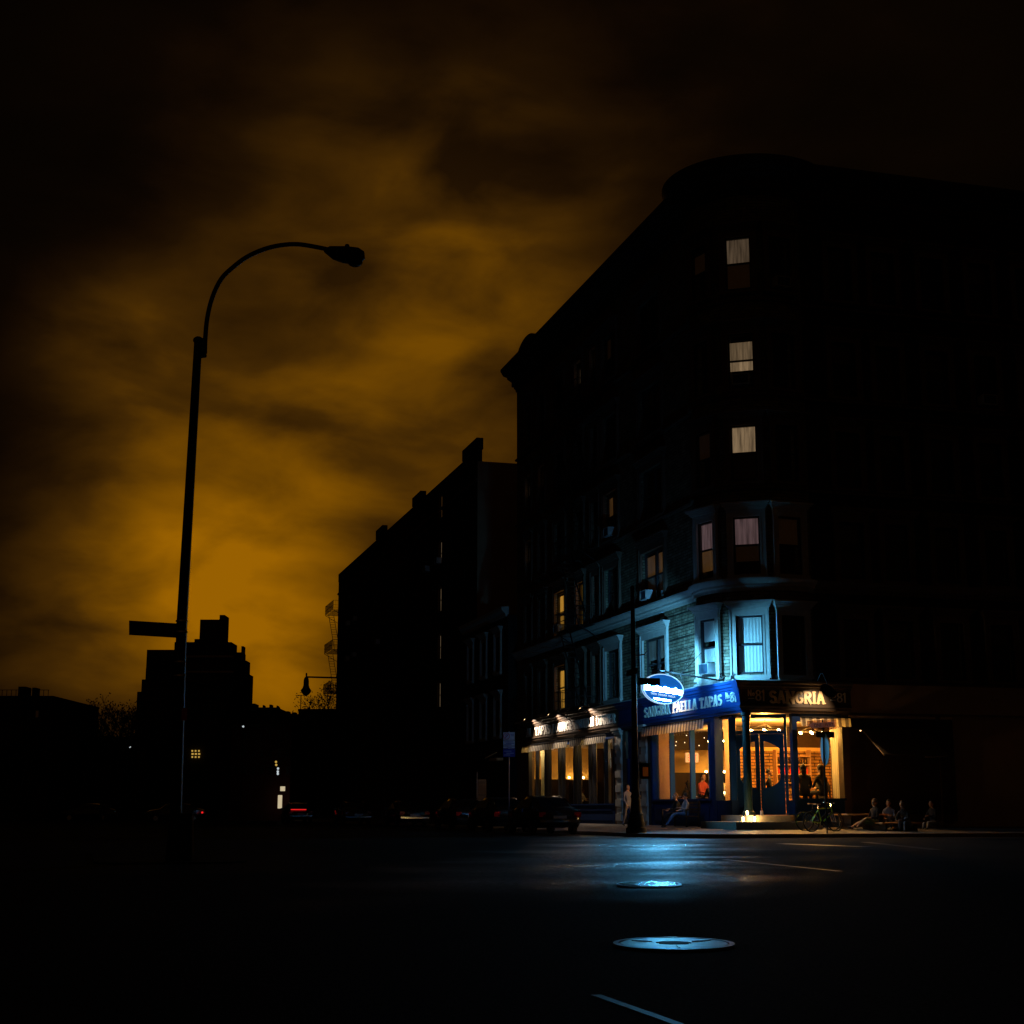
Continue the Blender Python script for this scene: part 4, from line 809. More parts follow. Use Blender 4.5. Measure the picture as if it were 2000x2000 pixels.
# curtains
def curtain(a, b, z0, z1, mt, label, amp=.05, folds=9, taper=0):
    a = Vector(a); b = Vector(b); d = b - a; n = Vector((-d.y, d.x, 0)).normalized(); k = folds * 6; g = MB(); vs = []
    for j in range(9):
        f = j / 8; z = z1 + (z0 - z1) * f; sh = 1 - taper * math.sin(f * PI * .9)
        for i in range(k + 1):
            u = i / k; p = a + d * (u * sh) + n * (amp * math.sin(u * folds * 2 * PI + .6 * math.sin(f * 3)) * (1 if j else .5)); vs.append((p.x, p.y, z))
    for j in range(8):
        for i in range(k): g.f.append([j * (k + 1) + i, j * (k + 1) + i + 1, (j + 1) * (k + 1) + i + 1, (j + 1) * (k + 1) + i]); g.m.append(0)
    g.v = [Vector(v) for v in vs]
    return tag(g.build('curtain', mt, loc=(a.x, a.y, z0), smooth=True), label, 'curtain', 'curtains in the restaurant windows')
curtain((.24, 8.25, 0), (.24, 9.7, 0), 1.0, 4.3, 'curtain_cream', 'cream curtain at the left side of the large blue framed window', folds=7)
curtain((.24, 3.6, 0), (.24, 4.35, 0), 1.0, 4.3, 'curtain_blue', 'pale blue lit curtain at the right side of the large blue framed window', folds=4)
curtain((.3, 1.8, 0), (.3, 3.0, 0), 1.0, 4.38, 'curtain_cream', 'orange lit curtain behind the narrow window beside the entrance', folds=5, taper=.1)
curtain((2.14, .75, 0), (2.3, .95, 0), .9, 4.38, 'curtain_cream', 'slim cream curtain between the entrance door and the front window', folds=2, amp=.03)
curtain((3.75, .72, 0), (4.02, .72, 0), .9, 4.3, 'curtain_tan', 'tan curtain at the right side of the front window', folds=3, amp=.03)
curtain((2.22, .72, 0), (2.32, .74, 0), 1.0, 4.3, 'curtain_tan', 'slim tan curtain at the left side of the front window', folds=1, amp=.03)
for i, (y0, y1) in enumerate(((15.9, 16.9), (17.9, 18.9), (20.2, 21.1), (23.0, 23.8), (26.3, 27.3))):
    curtain((.24, y0, 0), (.24, y1, 0), 1.1, 4.2, 'curtain_tan', ['first', 'second', 'third', 'fourth', 'fifth'][i] + ' tan curtain from the near end of the dim left storefront', folds=4, taper=.25)
# bottle shelves
SH = thing('bottle_shelf', (4.6, 6.3, 1.6), 'dark wall shelves of bottles seen through the front window', 'shelf')
g = MB()
for z in (2.0, 2.35, 2.75, 3.1): g.box(4.1, 5.6, 6.15, 6.48, z, z + .05)
g.box(4.05, 4.1, 6.15, 6.48, 1.9, 3.4); g.box(5.6, 5.65, 6.15, 6.48, 1.9, 3.4); g.build('shelf_board', 'wood', SH)
for zi, z in enumerate((2.05, 2.4, 2.8)):
    for k in range(11):
        x = 4.2 + k * .13; g = MB(); g.lathe((x, 6.25, 0), [(.035, z), (.035, z + .16), (.012, z + .2), (.012, z + .26)], 8)
        tag(g.build('bottle', 'bottle_red' if zi == 1 else 'bottle_dark', loc=(x, 6.25, z)), ('glowing red bottle on the middle shelf behind the front window' if zi == 1 else 'dark bottle on the lower shelf behind the front window' if zi == 0 else 'dark bottle on the upper shelf behind the front window'), 'bottle', 'bottles on the wall shelves, row %d' % (zi + 1))
def table(x, y, label, r=.4, cloth='wood_dark'):
    t = thing('dining_table', (x, y, ZS), label, 'table', 'round tables in the restaurant')
    g = MB(); g.lathe((x, y, ZS), [(r, .72), (r, .76)], 24); g.build('table_top', cloth, t)
    g = MB(); g.lathe((x, y, ZS), [(.25, 0), (.25, .03), (.04, .06), (.04, .72)], 12); g.build('leg', 'iron', t)
table(.9, 4.6, 'white topped table by the right end of the large window', .42, 'cloth_white'); table(1.0, 8.7, 'lilac clothed table by the left end of the large window', .5, 'cloth_lilac'); table(1.6, 6.6, 'dark table in the middle of the large window'); table(3.0, 1.7, 'dark table behind the front window')
table(1.2, 15.6, 'table near the candle in the dim left storefront'); table(3.0, 3.6, 'dark table behind the entrance door')
def candle(x, y, z, label, pw=3):
    t = thing('table_candle', (x, y, z), label, 'candle', 'candles glowing on tables')
    g = MB(); g.lathe((x, y, z), [(.03, 0), (.035, .08), (.032, .082)], 10); g.build('cup', 'lens_lit', t); g = MB(); g.ball((x, y, z + .11), .022, 8, (1, 1, 1.6)); g.build('flame', 'bulb', t)
    light('candle_light', 'POINT', (x, y, z + .13), pw, (1, .5, .15), t, .03)
candle(3.0, 1.7, ZS + .76, 'candle between two dark seated figures in the front window', 10); candle(1.2, 15.4, ZS + .76, 'candle near the right end of the dim left storefront', 5); candle(3.0, 3.6, ZS + .76, 'candle seen through the entrance door glass', 6)
candle(1.25, 5.2, ZS + .76, 'added candle on the white table by the pale blue curtain', 9); candle(1.6, 6.6, ZS + .76, 'added candle on the dark table in the middle of the large window', 9); candle(1.0, 8.4, ZS + .76, 'candle on the lilac table near the cream curtain', 6)  # candles on the white and dark tables added to light the diners
candle(2.35, 3.9, ZS + .9, 'candle at the left edge of the front window', 4)

# ------------------------------------------------------------------ step lanterns
def lantern(x, y, z, label, h=.24, pw=14):
    t = thing('candle_lantern', (x, y, z), label, 'lantern', 'candle lanterns on the entrance steps')
    g = MB(); g.lathe((x, y, z), [(.075, 0), (.075, .02)], 12); g.lathe((x, y, z), [(.078, h), (.03, h + .03)], 12)
    for a in range(0, 360, 90): g.tube([(x + .072 * math.cos(R(a)), y + .072 * math.sin(R(a)), z + .01), (x + .072 * math.cos(R(a)), y + .072 * math.sin(R(a)), z + h)], .003, 4)
    g.build('frame', 'iron', t); g = MB(); g.lathe((x, y, z), [(.066, .02), (.07, h * .6), (.066, h)], 14); g.build('glass_jar', 'glass', t)
    g = MB(); g.lathe((x, y, z), [(.03, .02), (.03, h * .5), (.01, h * .55), (.02, h * .65), (.002, h * .9)], 10); g.build('candle', 'bulb', t)
    light('candle_light', 'POINT', (x, y - .0, z + h * .7), pw, (1, .55, .18), t, .05)
lantern(-.80, -1.02, .5, 'candle lantern on the lower step left of the corner column', .2, 34); lantern(-.38, -1.08, .5, 'candle lantern on the lower step in front of the corner column', .2, 38)
lantern(-.42, -.55, .73, 'smaller candle lantern on the upper step beside the column base', .18, 16)
t = thing('glass_jar', (.32, -.2, .73), 'small empty glass jar on the upper step right of the column', 'jar'); g = MB(); g.lathe((.32, -.2, .73), [(.05, 0), (.06, .02), (.06, .14), (.045, .17)], 12); g.build('body', 'sign_white', t); g = MB(); g.tube([(.27, -.2, .88), (.29, -.2, .98), (.35, -.2, .98), (.37, -.2, .88)], .006, 5); g.build('handle', 'chrome', t)

# ------------------------------------------------------------------ people
def person(name, J, mats, label, loc, rz, hair='hair', group=None, hairlong=False, sc_=1.0, look=(0, -1, 0)):
    """J: joint dict in local space (facing -y, z up); continuous skinned body"""
    ed = [('pel', 'wai'), ('wai', 'che'), ('che', 'nec'), ('nec', 'hed'),
          ('che', 'shl'), ('shl', 'ell'), ('ell', 'wrl'), ('wrl', 'hal'), ('che', 'shr'), ('shr', 'elr'), ('elr', 'wrr'), ('wrr', 'har'),
          ('pel', 'hil'), ('hil', 'knl'), ('knl', 'anl'), ('anl', 'tol'), ('pel', 'hir'), ('hir', 'knr'), ('knr', 'anr'), ('anr', 'tor')]
    rad = dict(pel=.135, wai=.12, che=.15, nec=.055, hed=.06, sh=.062, el=.045, wr=.03, ha=.028, hi=.09, kn=.06, an=.042, to=.035)
    keys = list(J); me = bpy.data.meshes.new(name); me.from_pydata([J[k] for k in keys], [(keys.index(a), keys.index(b)) for a, b in ed], [])
    o = bpy.data.objects.new(name, me); C.objects.link(o); md = o.modifiers.new('s', 'SKIN'); md.use_smooth_shade = True; ms = o.modifiers.new('u', 'SUBSURF'); ms.levels = 1; ms.render_levels = 1
    sk = me.skin_vertices[0].data
    for i, k in enumerate(keys):
        r = rad.get(k, rad.get(k[:2], .05)); sk[i].radius = (r, r)
    sk[keys.index('pel')].use_root = True
    bpy.context.view_layer.update()
    ev = bpy.data.meshes.new_from_object(o.evaluated_get(bpy.context.evaluated_depsgraph_get()))
    bpy.data.objects.remove(o)
    mb = MB(); vs = [v.co.copy() for v in ev.vertices]; mb.v = vs
    def segd(p, a, b):
        a = Vector(J[a]); b = Vector(J[b]); t_ = max(0, min(1, (p - a).dot(b - a) / max(1e-9, (b - a).length_squared))); return (p - a.lerp(b, t_)).length
    reg = {('nec', 'hed'): 0, ('wrl', 'hal'): 0, ('wrr', 'har'): 0, ('anl', 'tol'): 3, ('anr', 'tor'): 3}
    for a, b in ed:
        if (a, b) in reg: continue
        reg[(a, b)] = 2 if (a in ('hil', 'hir', 'knl', 'knr') or b in ('hil', 'hir')) else 1
    if mats.get('shorts'): reg[('knl', 'anl')] = 0; reg[('knr', 'anr')] = 0
    if mats.get('shortsleeve'): reg[('ell', 'wrl')] = 0; reg[('elr', 'wrr')] = 0
    for p in ev.polygons:
        c_ = Vector(p.center); e = min(reg, key=lambda q: segd(c_, *q)); mb.f.append(list(p.vertices)); mb.m.append(reg[e])
    bpy.data.meshes.remove(ev)
    # head, nose, ears, fingers in the same mesh
    H = Vector(J['hed']) + Vector((0, 0, .06)); lk = Vector(look).normalized(); sd = lk.cross(Vector((0, 0, 1))).normalized()
    mb.cm = 0; mb.ball(H, .1, 14, (.82, .95, 1.2)); mb.ball(H + lk * .1 - Vector((0, 0, .01)), .018, 8, (1, 1, 1.5)); mb.ball(H + sd * .082, .02, 8); mb.ball(H - sd * .082, .02, 8); mb.ball(H + lk * .075 - Vector((0, 0, .075)), .03, 8)
    for e_ in (-1, 1): mb.cm = 3; mb.ball(H + lk * .088 + sd * e_ * .033 + Vector((0, 0, .025)), .011, 8)
    mb.cm = 0
    for s_ in 'lr':
        w_, h_ = Vector(J['wr' + s_]), Vector(J['ha' + s_]); d = (h_ - w_).normalized(); q = d.cross(Vector((0, .3, 1))).normalized()
        for k, L in enumerate((.06, .075, .08, .07)): b0 = h_ + q * (k - 1.5) * .017; mb.tube([b0, b0 + d * L * .6, b0 + d * L - Vector((0, 0, .015))], [.01, .009, .007], 6)
        b0 = w_.lerp(h_, .5) + q * .03; mb.tube([b0, b0 + q * .025 + d * .03, b0 + q * .03 + d * .055], [.012, .01, .008], 6)
    T = Matrix.Translation(loc) @ Matrix.Rotation(rz, 4, 'Z') @ Matrix.Scale(sc_, 4)
    mb.v = [T @ v for v in mb.v]
    r = thing(name, loc, label, 'person', group)
    mb.build('body', None, r, smooth=True, mats=['skin', mats['top'], mats['legs'], 'shoe'])
    hm = MB(T); up = Vector((0, 0, 1)); hm.ball(H - lk * .02 + up * .028, .108, 14, (.9, 1.0, 1.15))
    # cut the face open: drop faces in front and low
    keep = []
    Hw = T @ H; lw = (T.to_3x3() @ lk).normalized()
    for f in hm.f:
        c_ = sum((hm.v[i] for i in f), Vector()) / len(f); v_ = c_ - Hw
        if v_.dot(lw) > .035 * sc_ and v_.z < .075 * sc_: continue
        if v_.z < -.03 * sc_: continue
        keep.append(f)
    hm.f = keep; hm.m = [0] * len(keep)
    if hairlong: hm.ball(H - lk * .07 - up * .08, .1, 12, (.8, .6, 1.5))
    if hairlong == 'bun': hm.ball(H - lk * .06 + up * .15, .05, 10)
    hm.build('hair', hair, r, smooth=True); return r
def sit(knee=.45, foot=.45, lean=.0, hand=0, s=.47):
    return dict(pel=(0, 0, s + .08), wai=(0, lean * .3, s + .25), che=(0, lean * .8, s + .45), nec=(0, lean, s + .62), hed=(0, lean - .02, s + .7),
                shl=(.18, lean * .8, s + .5), ell=(.23, lean - .1, s + .24), wrl=(.12, lean - .3, s + .22 + hand), hal=(.08, lean - .36, s + .22 + hand),
                shr=(-.18, lean * .8, s + .5), elr=(-.23, lean - .1, s + .24), wrr=(-.12, lean - .3, s + .2), har=(-.06, lean - .36, s + .2),
                hil=(.1, -.02, s + .05), knl=(.12, -knee, s + .1), anl=(.12, -foot, .08), tol=(.13, -foot - .15, .04),
                hir=(-.1, -.02, s + .05), knr=(-.12, -knee, s + .06), anr=(-.11, -foot + .04, .08), tor=(-.12, -foot - .11, .04))
def stand(step=.15, sw=.1):
    return dict(pel=(0, 0, .93), wai=(0, 0, 1.08), che=(0, 0, 1.3), nec=(0, 0, 1.47), hed=(0, -.01, 1.56),
                shl=(.19, 0, 1.36), ell=(.24, sw, 1.1), wrl=(.24, sw - .1, .87), hal=(.24, sw - .13, .8), shr=(-.19, 0, 1.36), elr=(-.24, -sw * .3, 1.1), wrr=(-.24, -sw - .1, .88), har=(-.24, -sw - .14, .82),
                hil=(.1, 0, .9), knl=(.1, -step * .7 - .03, .5), anl=(.1, -step, .09), tol=(.11, -step - .15, .04), hir=(-.1, 0, .9), knr=(-.1, step * .2, .5), anr=(-.1, step, .1), tor=(-.11, step - .14, .04))
person('person', stand(.1, .1), dict(top='cloth_black', legs='cloth_black'), 'dark figure standing deep behind the right side of the front window', (4.6, 3.2, ZS - .3), R(150), 'hair', sc_=1.1)
# bench by the wall and the two people on it (facing the street, -x)
BN = thing('wall_bench', (-.7, 5.3, .27), 'dark slatted bench against the blue panel under the large window', 'bench')
g = MB()
for k in range(5): g.box(-.98 + k * .11, -.9 + k * .11, 3.9, 6.6, .66, .7)
g.build('seat', 'wood_dark', BN); g = MB()
for k in range(4): g.box(-.4, -.36, 3.9, 6.6, .8 + k * .12, .88 + k * .12)
g.build('backrest', 'wood_dark', BN)
for y in (3.95, 6.45):
    g = MB(); g.box(-.96, -.9, y, y + .06, .2, .66); g.box(-.44, -.38, y + .001, y + .061, .2, 1.28); g.box(-.96, -.44, y + .002, y + .058, .9, .95); g.box(-.96, -.91, y + .003, y + .057, .7, .9); g.build('leg', 'iron', BN)
J = sit(.5, .85, .0, .1); J.update(anl=(.12, -.92, .1), tol=(.13, -1.05, .16), knl=(.12, -.52, .56), anr=(-.1, -.8, .1), tor=(-.12, -.95, .12))
person('person', J, dict(top='cloth_grey', legs='jeans'), 'person in grey jacket and blue jeans on the wall bench, legs stretched out', (-.62, 4.75, .22), R(-90), look=(0, -1, -.3))
person('person', sit(.5, .62, -.12, .05), dict(top='cloth_black', legs='cloth_black'), 'person in black bent forward on the bench, behind the one in blue jeans', (-.62, 5.5, .22), R(-90), 'hair_brown')
# pedestrian by the flat entrance
person('person', stand(.22, .12), dict(top='jeans_grey', legs='jeans_grey'), 'pale dressed person walking past the flat entrance behind the lamp post', (-1.5, 9.0, .24), R(20))
# diners
person('person', sit(.4, .4, -.05), dict(top='cloth_black', legs='cloth_black'), 'diner with hair in a bun beside the cream curtain', (.75, 7.75, ZS), R(200), hairlong='bun')
person('person', sit(.4, .4, -.1, .1), dict(top='cloth_red', legs='cloth_black'), 'diner in red top behind the middle of the large window', (1.9, 7.4, ZS), R(-30), 'hair_brown')
person('person', sit(.4, .4, -.05, .15), dict(top='cloth_white', legs='cloth_black'), 'diner in white top facing the left middle of the large window', (2.3, 6.9, ZS), R(60), 'hair_brown')
person('person', sit(.4, .4, -.1), dict(top='cloth_green', legs='cloth_black'), 'diner in green top beside the pale blue curtain', (1.5, 5.0, ZS), R(90), 'hair')
person('person', sit(.4, .4, -.05), dict(top='cloth_black', legs='cloth_black'), 'diner in black with back to the large window near its right mullion', (.9, 5.7, ZS), R(190), 'hair')
person('person', stand(.1, .05), dict(top='cloth_black', legs='cloth_black'), 'dark haired person standing behind the left door leaf', (1.0, 2.55, ZS), R(110), 'hair')
person('person', stand(.1, .2), dict(top='cloth_black', legs='cloth_black'), 'person in black seen through the right door leaf', (2.0, 2.6, ZS), R(60), 'hair')
person('person', sit(.4, .4, -.15, .15), dict(top='cloth_red', legs='cloth_black'), 'diner in red behind the candle through the right door leaf', (2.7, 4.3, ZS), R(10), 'hair_brown')
person('person', sit(.4, .4, -.1, .1), dict(top='cloth_black', legs='cloth_black'), 'seated dark figure on the left side of the front window', (2.72, 1.05, ZS + .12), R(165), 'hair', hairlong=True, sc_=1.3)
person('person', sit(.4, .4, -.1, .1), dict(top='cloth_black', legs='cloth_black'), 'seated dark figure on the right side of the front window', (3.55, 1.1, ZS + .12), R(200), 'hair', hairlong=True, sc_=1.3)
person('person', sit(.4, .4, -.1, .1), dict(top='cloth_white', legs='cloth_black'), 'small seated figure in the lit alcove of the left storefront', (2.6, 27.5, ZS), R(100), 'hair_brown')
person('person', sit(.4, .4, -.1, .1), dict(top='cloth_white', legs='cloth_black'), 'diner with bright face at the dark table in the middle of the large window', (2.0, 6.2, ZS + .1), R(-60), 'hair_brown', sc_=1.15)
person('person', sit(.4, .4, -.1, .1), dict(top='cloth_red', legs='cloth_black'), 'diner leaning in behind the two on the wall bench', (1.1, 7.2, ZS + .1), R(20), 'hair', sc_=1.15)
person('person', sit(.4, .4, -.1, .1), dict(top='cloth_white', legs='cloth_black'), 'diner in white beside the green topped one near the blue curtain', (.95, 4.95, ZS + .1), R(140), 'hair', sc_=1.1)
# right hand outdoor seating
def plank_bench(x0, x1, y0, y1, z, zb, label, mt):
    t = thing('plank_bench', ((x0 + x1) / 2, (y0 + y1) / 2, zb), label, 'bench'); g = MB(); n = 3; w_ = (y1 - y0) / n
    for k in range(n): g.box(x0, x1, y0 + k * w_ + .008, y0 + (k + 1) * w_ - .008, z - .05, z)
    g.build('seat', mt, t)
    for x in (x0 + .15, x1 - .25): g = MB(); g.box(x, x + .08, y0 + .04, y1 - .04, zb, z - .052); g.build('leg', 'wood_dark', t)
plank_bench(3.0, 4.7, -1.7, -.7, .78, .24, 'pale wood plank table top behind the green bicycle', 'wood_pale')
plank_bench(3.7, 5.3, -2.9, -1.2, .48, .2, 'low orange wood bench platform beside the bare legs', 'wood')
J = sit(.55, .9, .05, .0, .22); J.update(knl=(.1, -.48, .42), anl=(.1, -.9, .1), tol=(.12, -1.03, .18), knr=(-.12, -.52, .3), anr=(-.12, -.98, .1), tor=(-.13, -1.12, .14))
person('person', J, dict(top='cloth_black', legs='cloth_green', shorts=True), 'person in green shorts with bare legs stretched toward the bicycle', (3.8, -2.2, .2), R(-80), 'hair_brown')  # black top: the darkness over the torso put into the cloth
J = sit(.42, .5, -.35, 0, .24); J.update(knl=(.12, -.42, .55), knr=(-.12, -.4, .5))
person('person', J, dict(top='cloth_black', legs='jeans_grey'), 'person in grey jeans leaning forward right of the orange bench', (4.75, -2.9, .1), R(-60), 'hair')  # torso's shade put into a black top
person('person', sit(.45, .5, -.1, .1, .2), dict(top='jeans_grey', legs='cloth_black'), 'small grey shirted person seated beyond the orange bench', (5.5, -.3, .2), R(-40), 'hair')
person('person', sit(.45, .5, -.1, .1, .2), dict(top='cloth_black', legs='jeans_grey'), 'rightmost seated person in grey, barely lit, far from the window', (6.6, -1.6, .18), R(-75), 'hair')  # top coloured black to stand in for the dim light

# ------------------------------------------------------------------ bicycles
def bicycle(loc, rz, mt, label):
    t = thing('bicycle', loc, label, 'bicycle', 'bicycles parked by the kerb'); T = Matrix.Translation(loc) @ Matrix.Rotation(rz, 4, 'Z'); r = .34
    for x in (-.52, .52):
        g = MB(T); g.tube([(x + r * math.cos(R(a)), 0, r + .01 + r * math.sin(R(a))) for a in range(0, 375, 15)], .02, 6); wh = g.build('wheel', 'rubber', t)
        g = MB(T); g.tube([(x + (r - .03) * math.cos(R(a)), 0, r + .01 + (r - .03) * math.sin(R(a))) for a in range(0, 375, 15)], .008, 5)
        for a in range(0, 360, 20): g.tube([(x, 0, r + .01), (x + (r - .03) * math.cos(R(a)), 0, r + .01 + (r - .03) * math.sin(R(a)))], .0025, 4)
        g.tube([(x, -.05, r + .01), (x, .05, r + .01)], .02, 8); g.build('rim', 'chrome', wh)
    bb = (-.08, 0, .29); st = (-.2, 0, .78); hd = (.36, 0, .82); hb = (.4, 0, .66)
    g = MB(T)
    for a, b, q in ((bb, st, .017), (bb, hb, .022), (st, hd, .016), (hd, hb, .02)): g.tube([a, b], q, 8)
    for s_ in (-.05, .05): g.tube([(-.52, s_, .35), bb], .011, 6); g.tube([(-.52, s_, .35), st], .009, 6); 
    g.build('frame', mt, t)
    g = MB(T)
    for s_ in (-.05, .05): g.tube([(.41, s_, .64), (.52, s_, .35)], .012, 6)
    g.build('fork', 'chrome', t)
    g = MB(T); g.tube([st, (-.22, 0, .93)], .012, 6); g.build('seat_post', 'chrome', t)
    g = MB(T); g.add([(-.36, -.08, .93), (-.36, .08, .93), (-.1, .02, .94), (-.1, -.02, .94), (-.36, -.07, .97), (-.36, .07, .97), (-.1, .015, .96), (-.1, -.015, .96)], [(0, 1, 2, 3), (4, 5, 6, 7), (0, 1, 5, 4), (1, 2, 6, 5), (2, 3, 7, 6), (3, 0, 4, 7)]); g.build('saddle', 'wood_pale', t)
    g = MB(T); g.tube([hd, (.34, 0, .98)], .014, 6); g.tube([(.3, -.28, 1.0), (.36, -.1, .98), (.36, .1, .98), (.3, .28, 1.0)], .013, 6); g.build('handlebar', 'chrome', t)
    g = MB(T); g.lathe((-.08, -.04, .29), [(.09, 0), (.09, .01)], 16, (Vector((1, 0, 0)), Vector((0, 0, 1)), Vector((0, -1, 0)))); g.tube([(-.08, -.06, .29), (.04, -.06, .18), (.04, -.14, .18)], .01, 5); g.tube([(-.08, .06, .29), (-.2, .06, .4), (-.2, .14, .4)], .01, 5); g.build('crank', 'chrome', t)
bicycle((1.35, -3.0, .17), R(10), 'bike_green', 'black and lime green bicycle standing near the kerb in front of the step')
bicycle((1.5, -2.35, .19), R(-4), 'iron', 'dark bicycle leaning just behind the lime green one')

# ------------------------------------------------------------------ street furniture
# corner lamp post
px_, py_ = -4.95, -1.15
t = thing('lamp_post', (px_, py_, .13), 'black cast iron lamp post with flared base on the corner kerb', 'lamp post')
g = MB(); g.lathe((px_, py_, .12), [(.36, 0), (.36, .18), (.3, .22), (.32, .34), (.28, .42), (.24, .6), (.26, .66), (.2, .72), (.16, 1.2), (.19, 1.26), (.15, 1.34), (.12, 1.6)], 20); g.build('base', 'iron', t, smooth=True)
g = MB(); g.tube([(px_, py_, 1.7), (px_, py_, 4.5), (px_, py_, 8.7)], [.12, .1, .07], 16); g.build('pole', 'iron', t, smooth=True)
g = MB(); g.ball((px_, py_, 8.78), .09, 12, (1, 1, 1.3)); g.build('finial', 'iron', t)
g = MB(); g.tube([(px_, py_, 6.35), (px_ + .2, py_, 6.36), (px_ + .42, py_, 6.4), (px_ + .55, py_, 6.52)], .025, 8); g.build('bracket', 'chrome', t)
g = MB(); g.box(px_ + .1, px_ + .95, py_ - .14, py_ - .12, 5.3, 5.55); g.build('street_sign', 'sign_green', t)
g = MB(); g.box(px_ - .13, px_ - .11, py_ - .7, py_ + .4, 5.62, 5.85); g.build('street_sign', 'sign_maroon', t)
g = MB(); g.box(px_ + .12, px_ + .42, py_ - .3, py_ - .05, 2.0, 2.5); g.box(px_ + .1, px_ + .44, py_ - .36, py_ - .02, 2.5, 2.53); sb = g.build('walk_signal', 'black', t)
g = MB(); g.box(px_ + .17, px_ + .37, py_ - .306, py_ - .3, 2.08, 2.4); g.build('signal_face', 'hand_orange', sb)
# one way sign pole
ox, oy = .9, -4.1
t = thing('sign_pole', (ox, oy, .13), 'thin pole with ONE WAY arrow and pale oval plate edge-on in front of the window', 'sign post')
g = MB(); g.tube([(ox, oy, .13), (ox, oy, 4.0)], .03, 8); g.build('pole', 'iron', t)
a0 = ony(1566, 1428, oy); g = MB()
def ow(a, b, d): return (ox - .62 + a, oy - .05 - d, 3.6 + b)
g.add([ow(0, 0, 0), ow(1.12, .0784, 0), ow(1.12, .4184, 0), ow(0, .34, 0)], [(0, 1, 2, 3)]); op = g.build('sign_plate', 'sheet_black', t)
g = MB(); g.prism([(.04, .17), (.26, .31), (.26, .25), (1.06, .27), (1.06, .07), (.26, .09), (.26, .03)], lambda a, b, d: ow(a, b + a * .07, d), .003, .0045); g.build('arrow', 'oneway_face', op)
text('ONE   WAY', ow(.26, .105 + .018, .004), Vector((1, 0, .07)).normalized(), Z_, (0, -1, 0), .12, .74, 'black', op)
g = MB(); g.box(ox - .3, ox + .4, oy - .06, oy - .04, 3.38, 3.58); g.build('sign_plate', 'fascia_brown', t)
g = MB(); zz = 2.98; g.prism([(.42 * math.cos(R(k * 10)), .53 * math.sin(R(k * 10)) * (1 + .06 * abs(math.sin(R(k * 10))))) for k in range(36)], lambda a, b, d: (ox + .04 + d + a * .12, oy + a, zz + b), 0, .02)
g.build('oval_plate', 'sign_paleblue', t)
# parking sign pole
def parksign(x, y, label):
    t = thing('parking_sign', (x, y, .15), label, 'sign post')
    g = MB(); g.tube([(x, y, .15), (x, y, 4.0)], .03, 8); g.build('pole', 'sign_grey', t)
    c, s_ = math.cos(-YAW), math.sin(-YAW); T = Matrix(((c, -s_, 0, x), (s_, c, 0, y), (0, 0, 1, 0), (0, 0, 0, 1)))
    uxv = Vector((c, s_, 0)); nv = Vector((s_, -c, 0))
    def q(a, z, d=.05): return Vector((x, y, z)) + uxv * a + nv * d
    g = MB(T); g.box(-.23, .23, -.05, -.03, 3.65, 3.95); g.box(-.23, .23, -.05, -.03, 3.42, 3.63); g.box(-.23, .23, -.05, -.03, 3.32, 3.4); p = g.build('sign_plate', 'sign_white', t)
    g = MB(T); g.box(-.24, .24, -.05, -.03, 2.98, 3.3); p2 = g.build('sign_plate', 'sign_blue', t)
    g = MB(); g.tube([q(-.09 + .12 * math.cos(R(a)), 3.8 + .12 * math.sin(R(a)), .055) for a in range(0, 375, 15)], .012, 4); g.tube([q(-.17, 3.72, .056), q(-.01, 3.88, .056)], .01, 4); g.build('no_parking_ring', 'sign_red', p)
    text('P', q(-.13, 3.73, .052), uxv, Z_, nv, .14, .09, 'sign_blue', p)
    g = MB(T)
    for z, a, b in ((3.86, .06, .2), (3.8, .08, .2), (3.56, -.18, .18), (3.5, -.12, .2), (3.45, -.18, .1), (3.35, -.1, .12)): g.box(a, b, -.056, -.051, z, z + .022)
    g.build('printed_lines', 'sign_blue', p)
    g = MB(T)
    for z, a, b in ((3.2, -.2, .1), (3.12, -.1, .2), (3.05, -.2, .05)): g.box(a, b, -.056, -.051, z, z + .018)
    g.build('printed_lines', 'sign_white', p2); return t
p = ond(994, 1600, 60); parksign(p.x, p.y, 'white and blue parking sign on a pole left of the lit storefront')
t = thing('bus_stop_panel', (-4.3, 20, .15), 'small dim framed notice panel on a pole behind the parked car', 'sign post'); q = ond(943, 1600, 72)
t.location = (q.x, q.y, .15); W[t] = Vector((q.x, q.y, .15))
g = MB(); g.tube([(q.x - .3, q.y, .15), (q.x - .3, q.y, 2.7)], .03, 8); g.build('pole', 'sign_grey', t)
g = MB(); g.box(q.x - .26, q.x + .16, q.y - .03, q.y + .03, 1.2, 2.35); pn = g.build('panel', 'wood_dark', t)
g = MB(); g.box(q.x - .23, q.x + .13, q.y - .04, q.y - .031, 1.65, 2.15); g.box(q.x - .23, q.x + .13, q.y - .04, q.y - .031, 1.22, 1.58); g.build('paper', 'curtain_dim', pn)

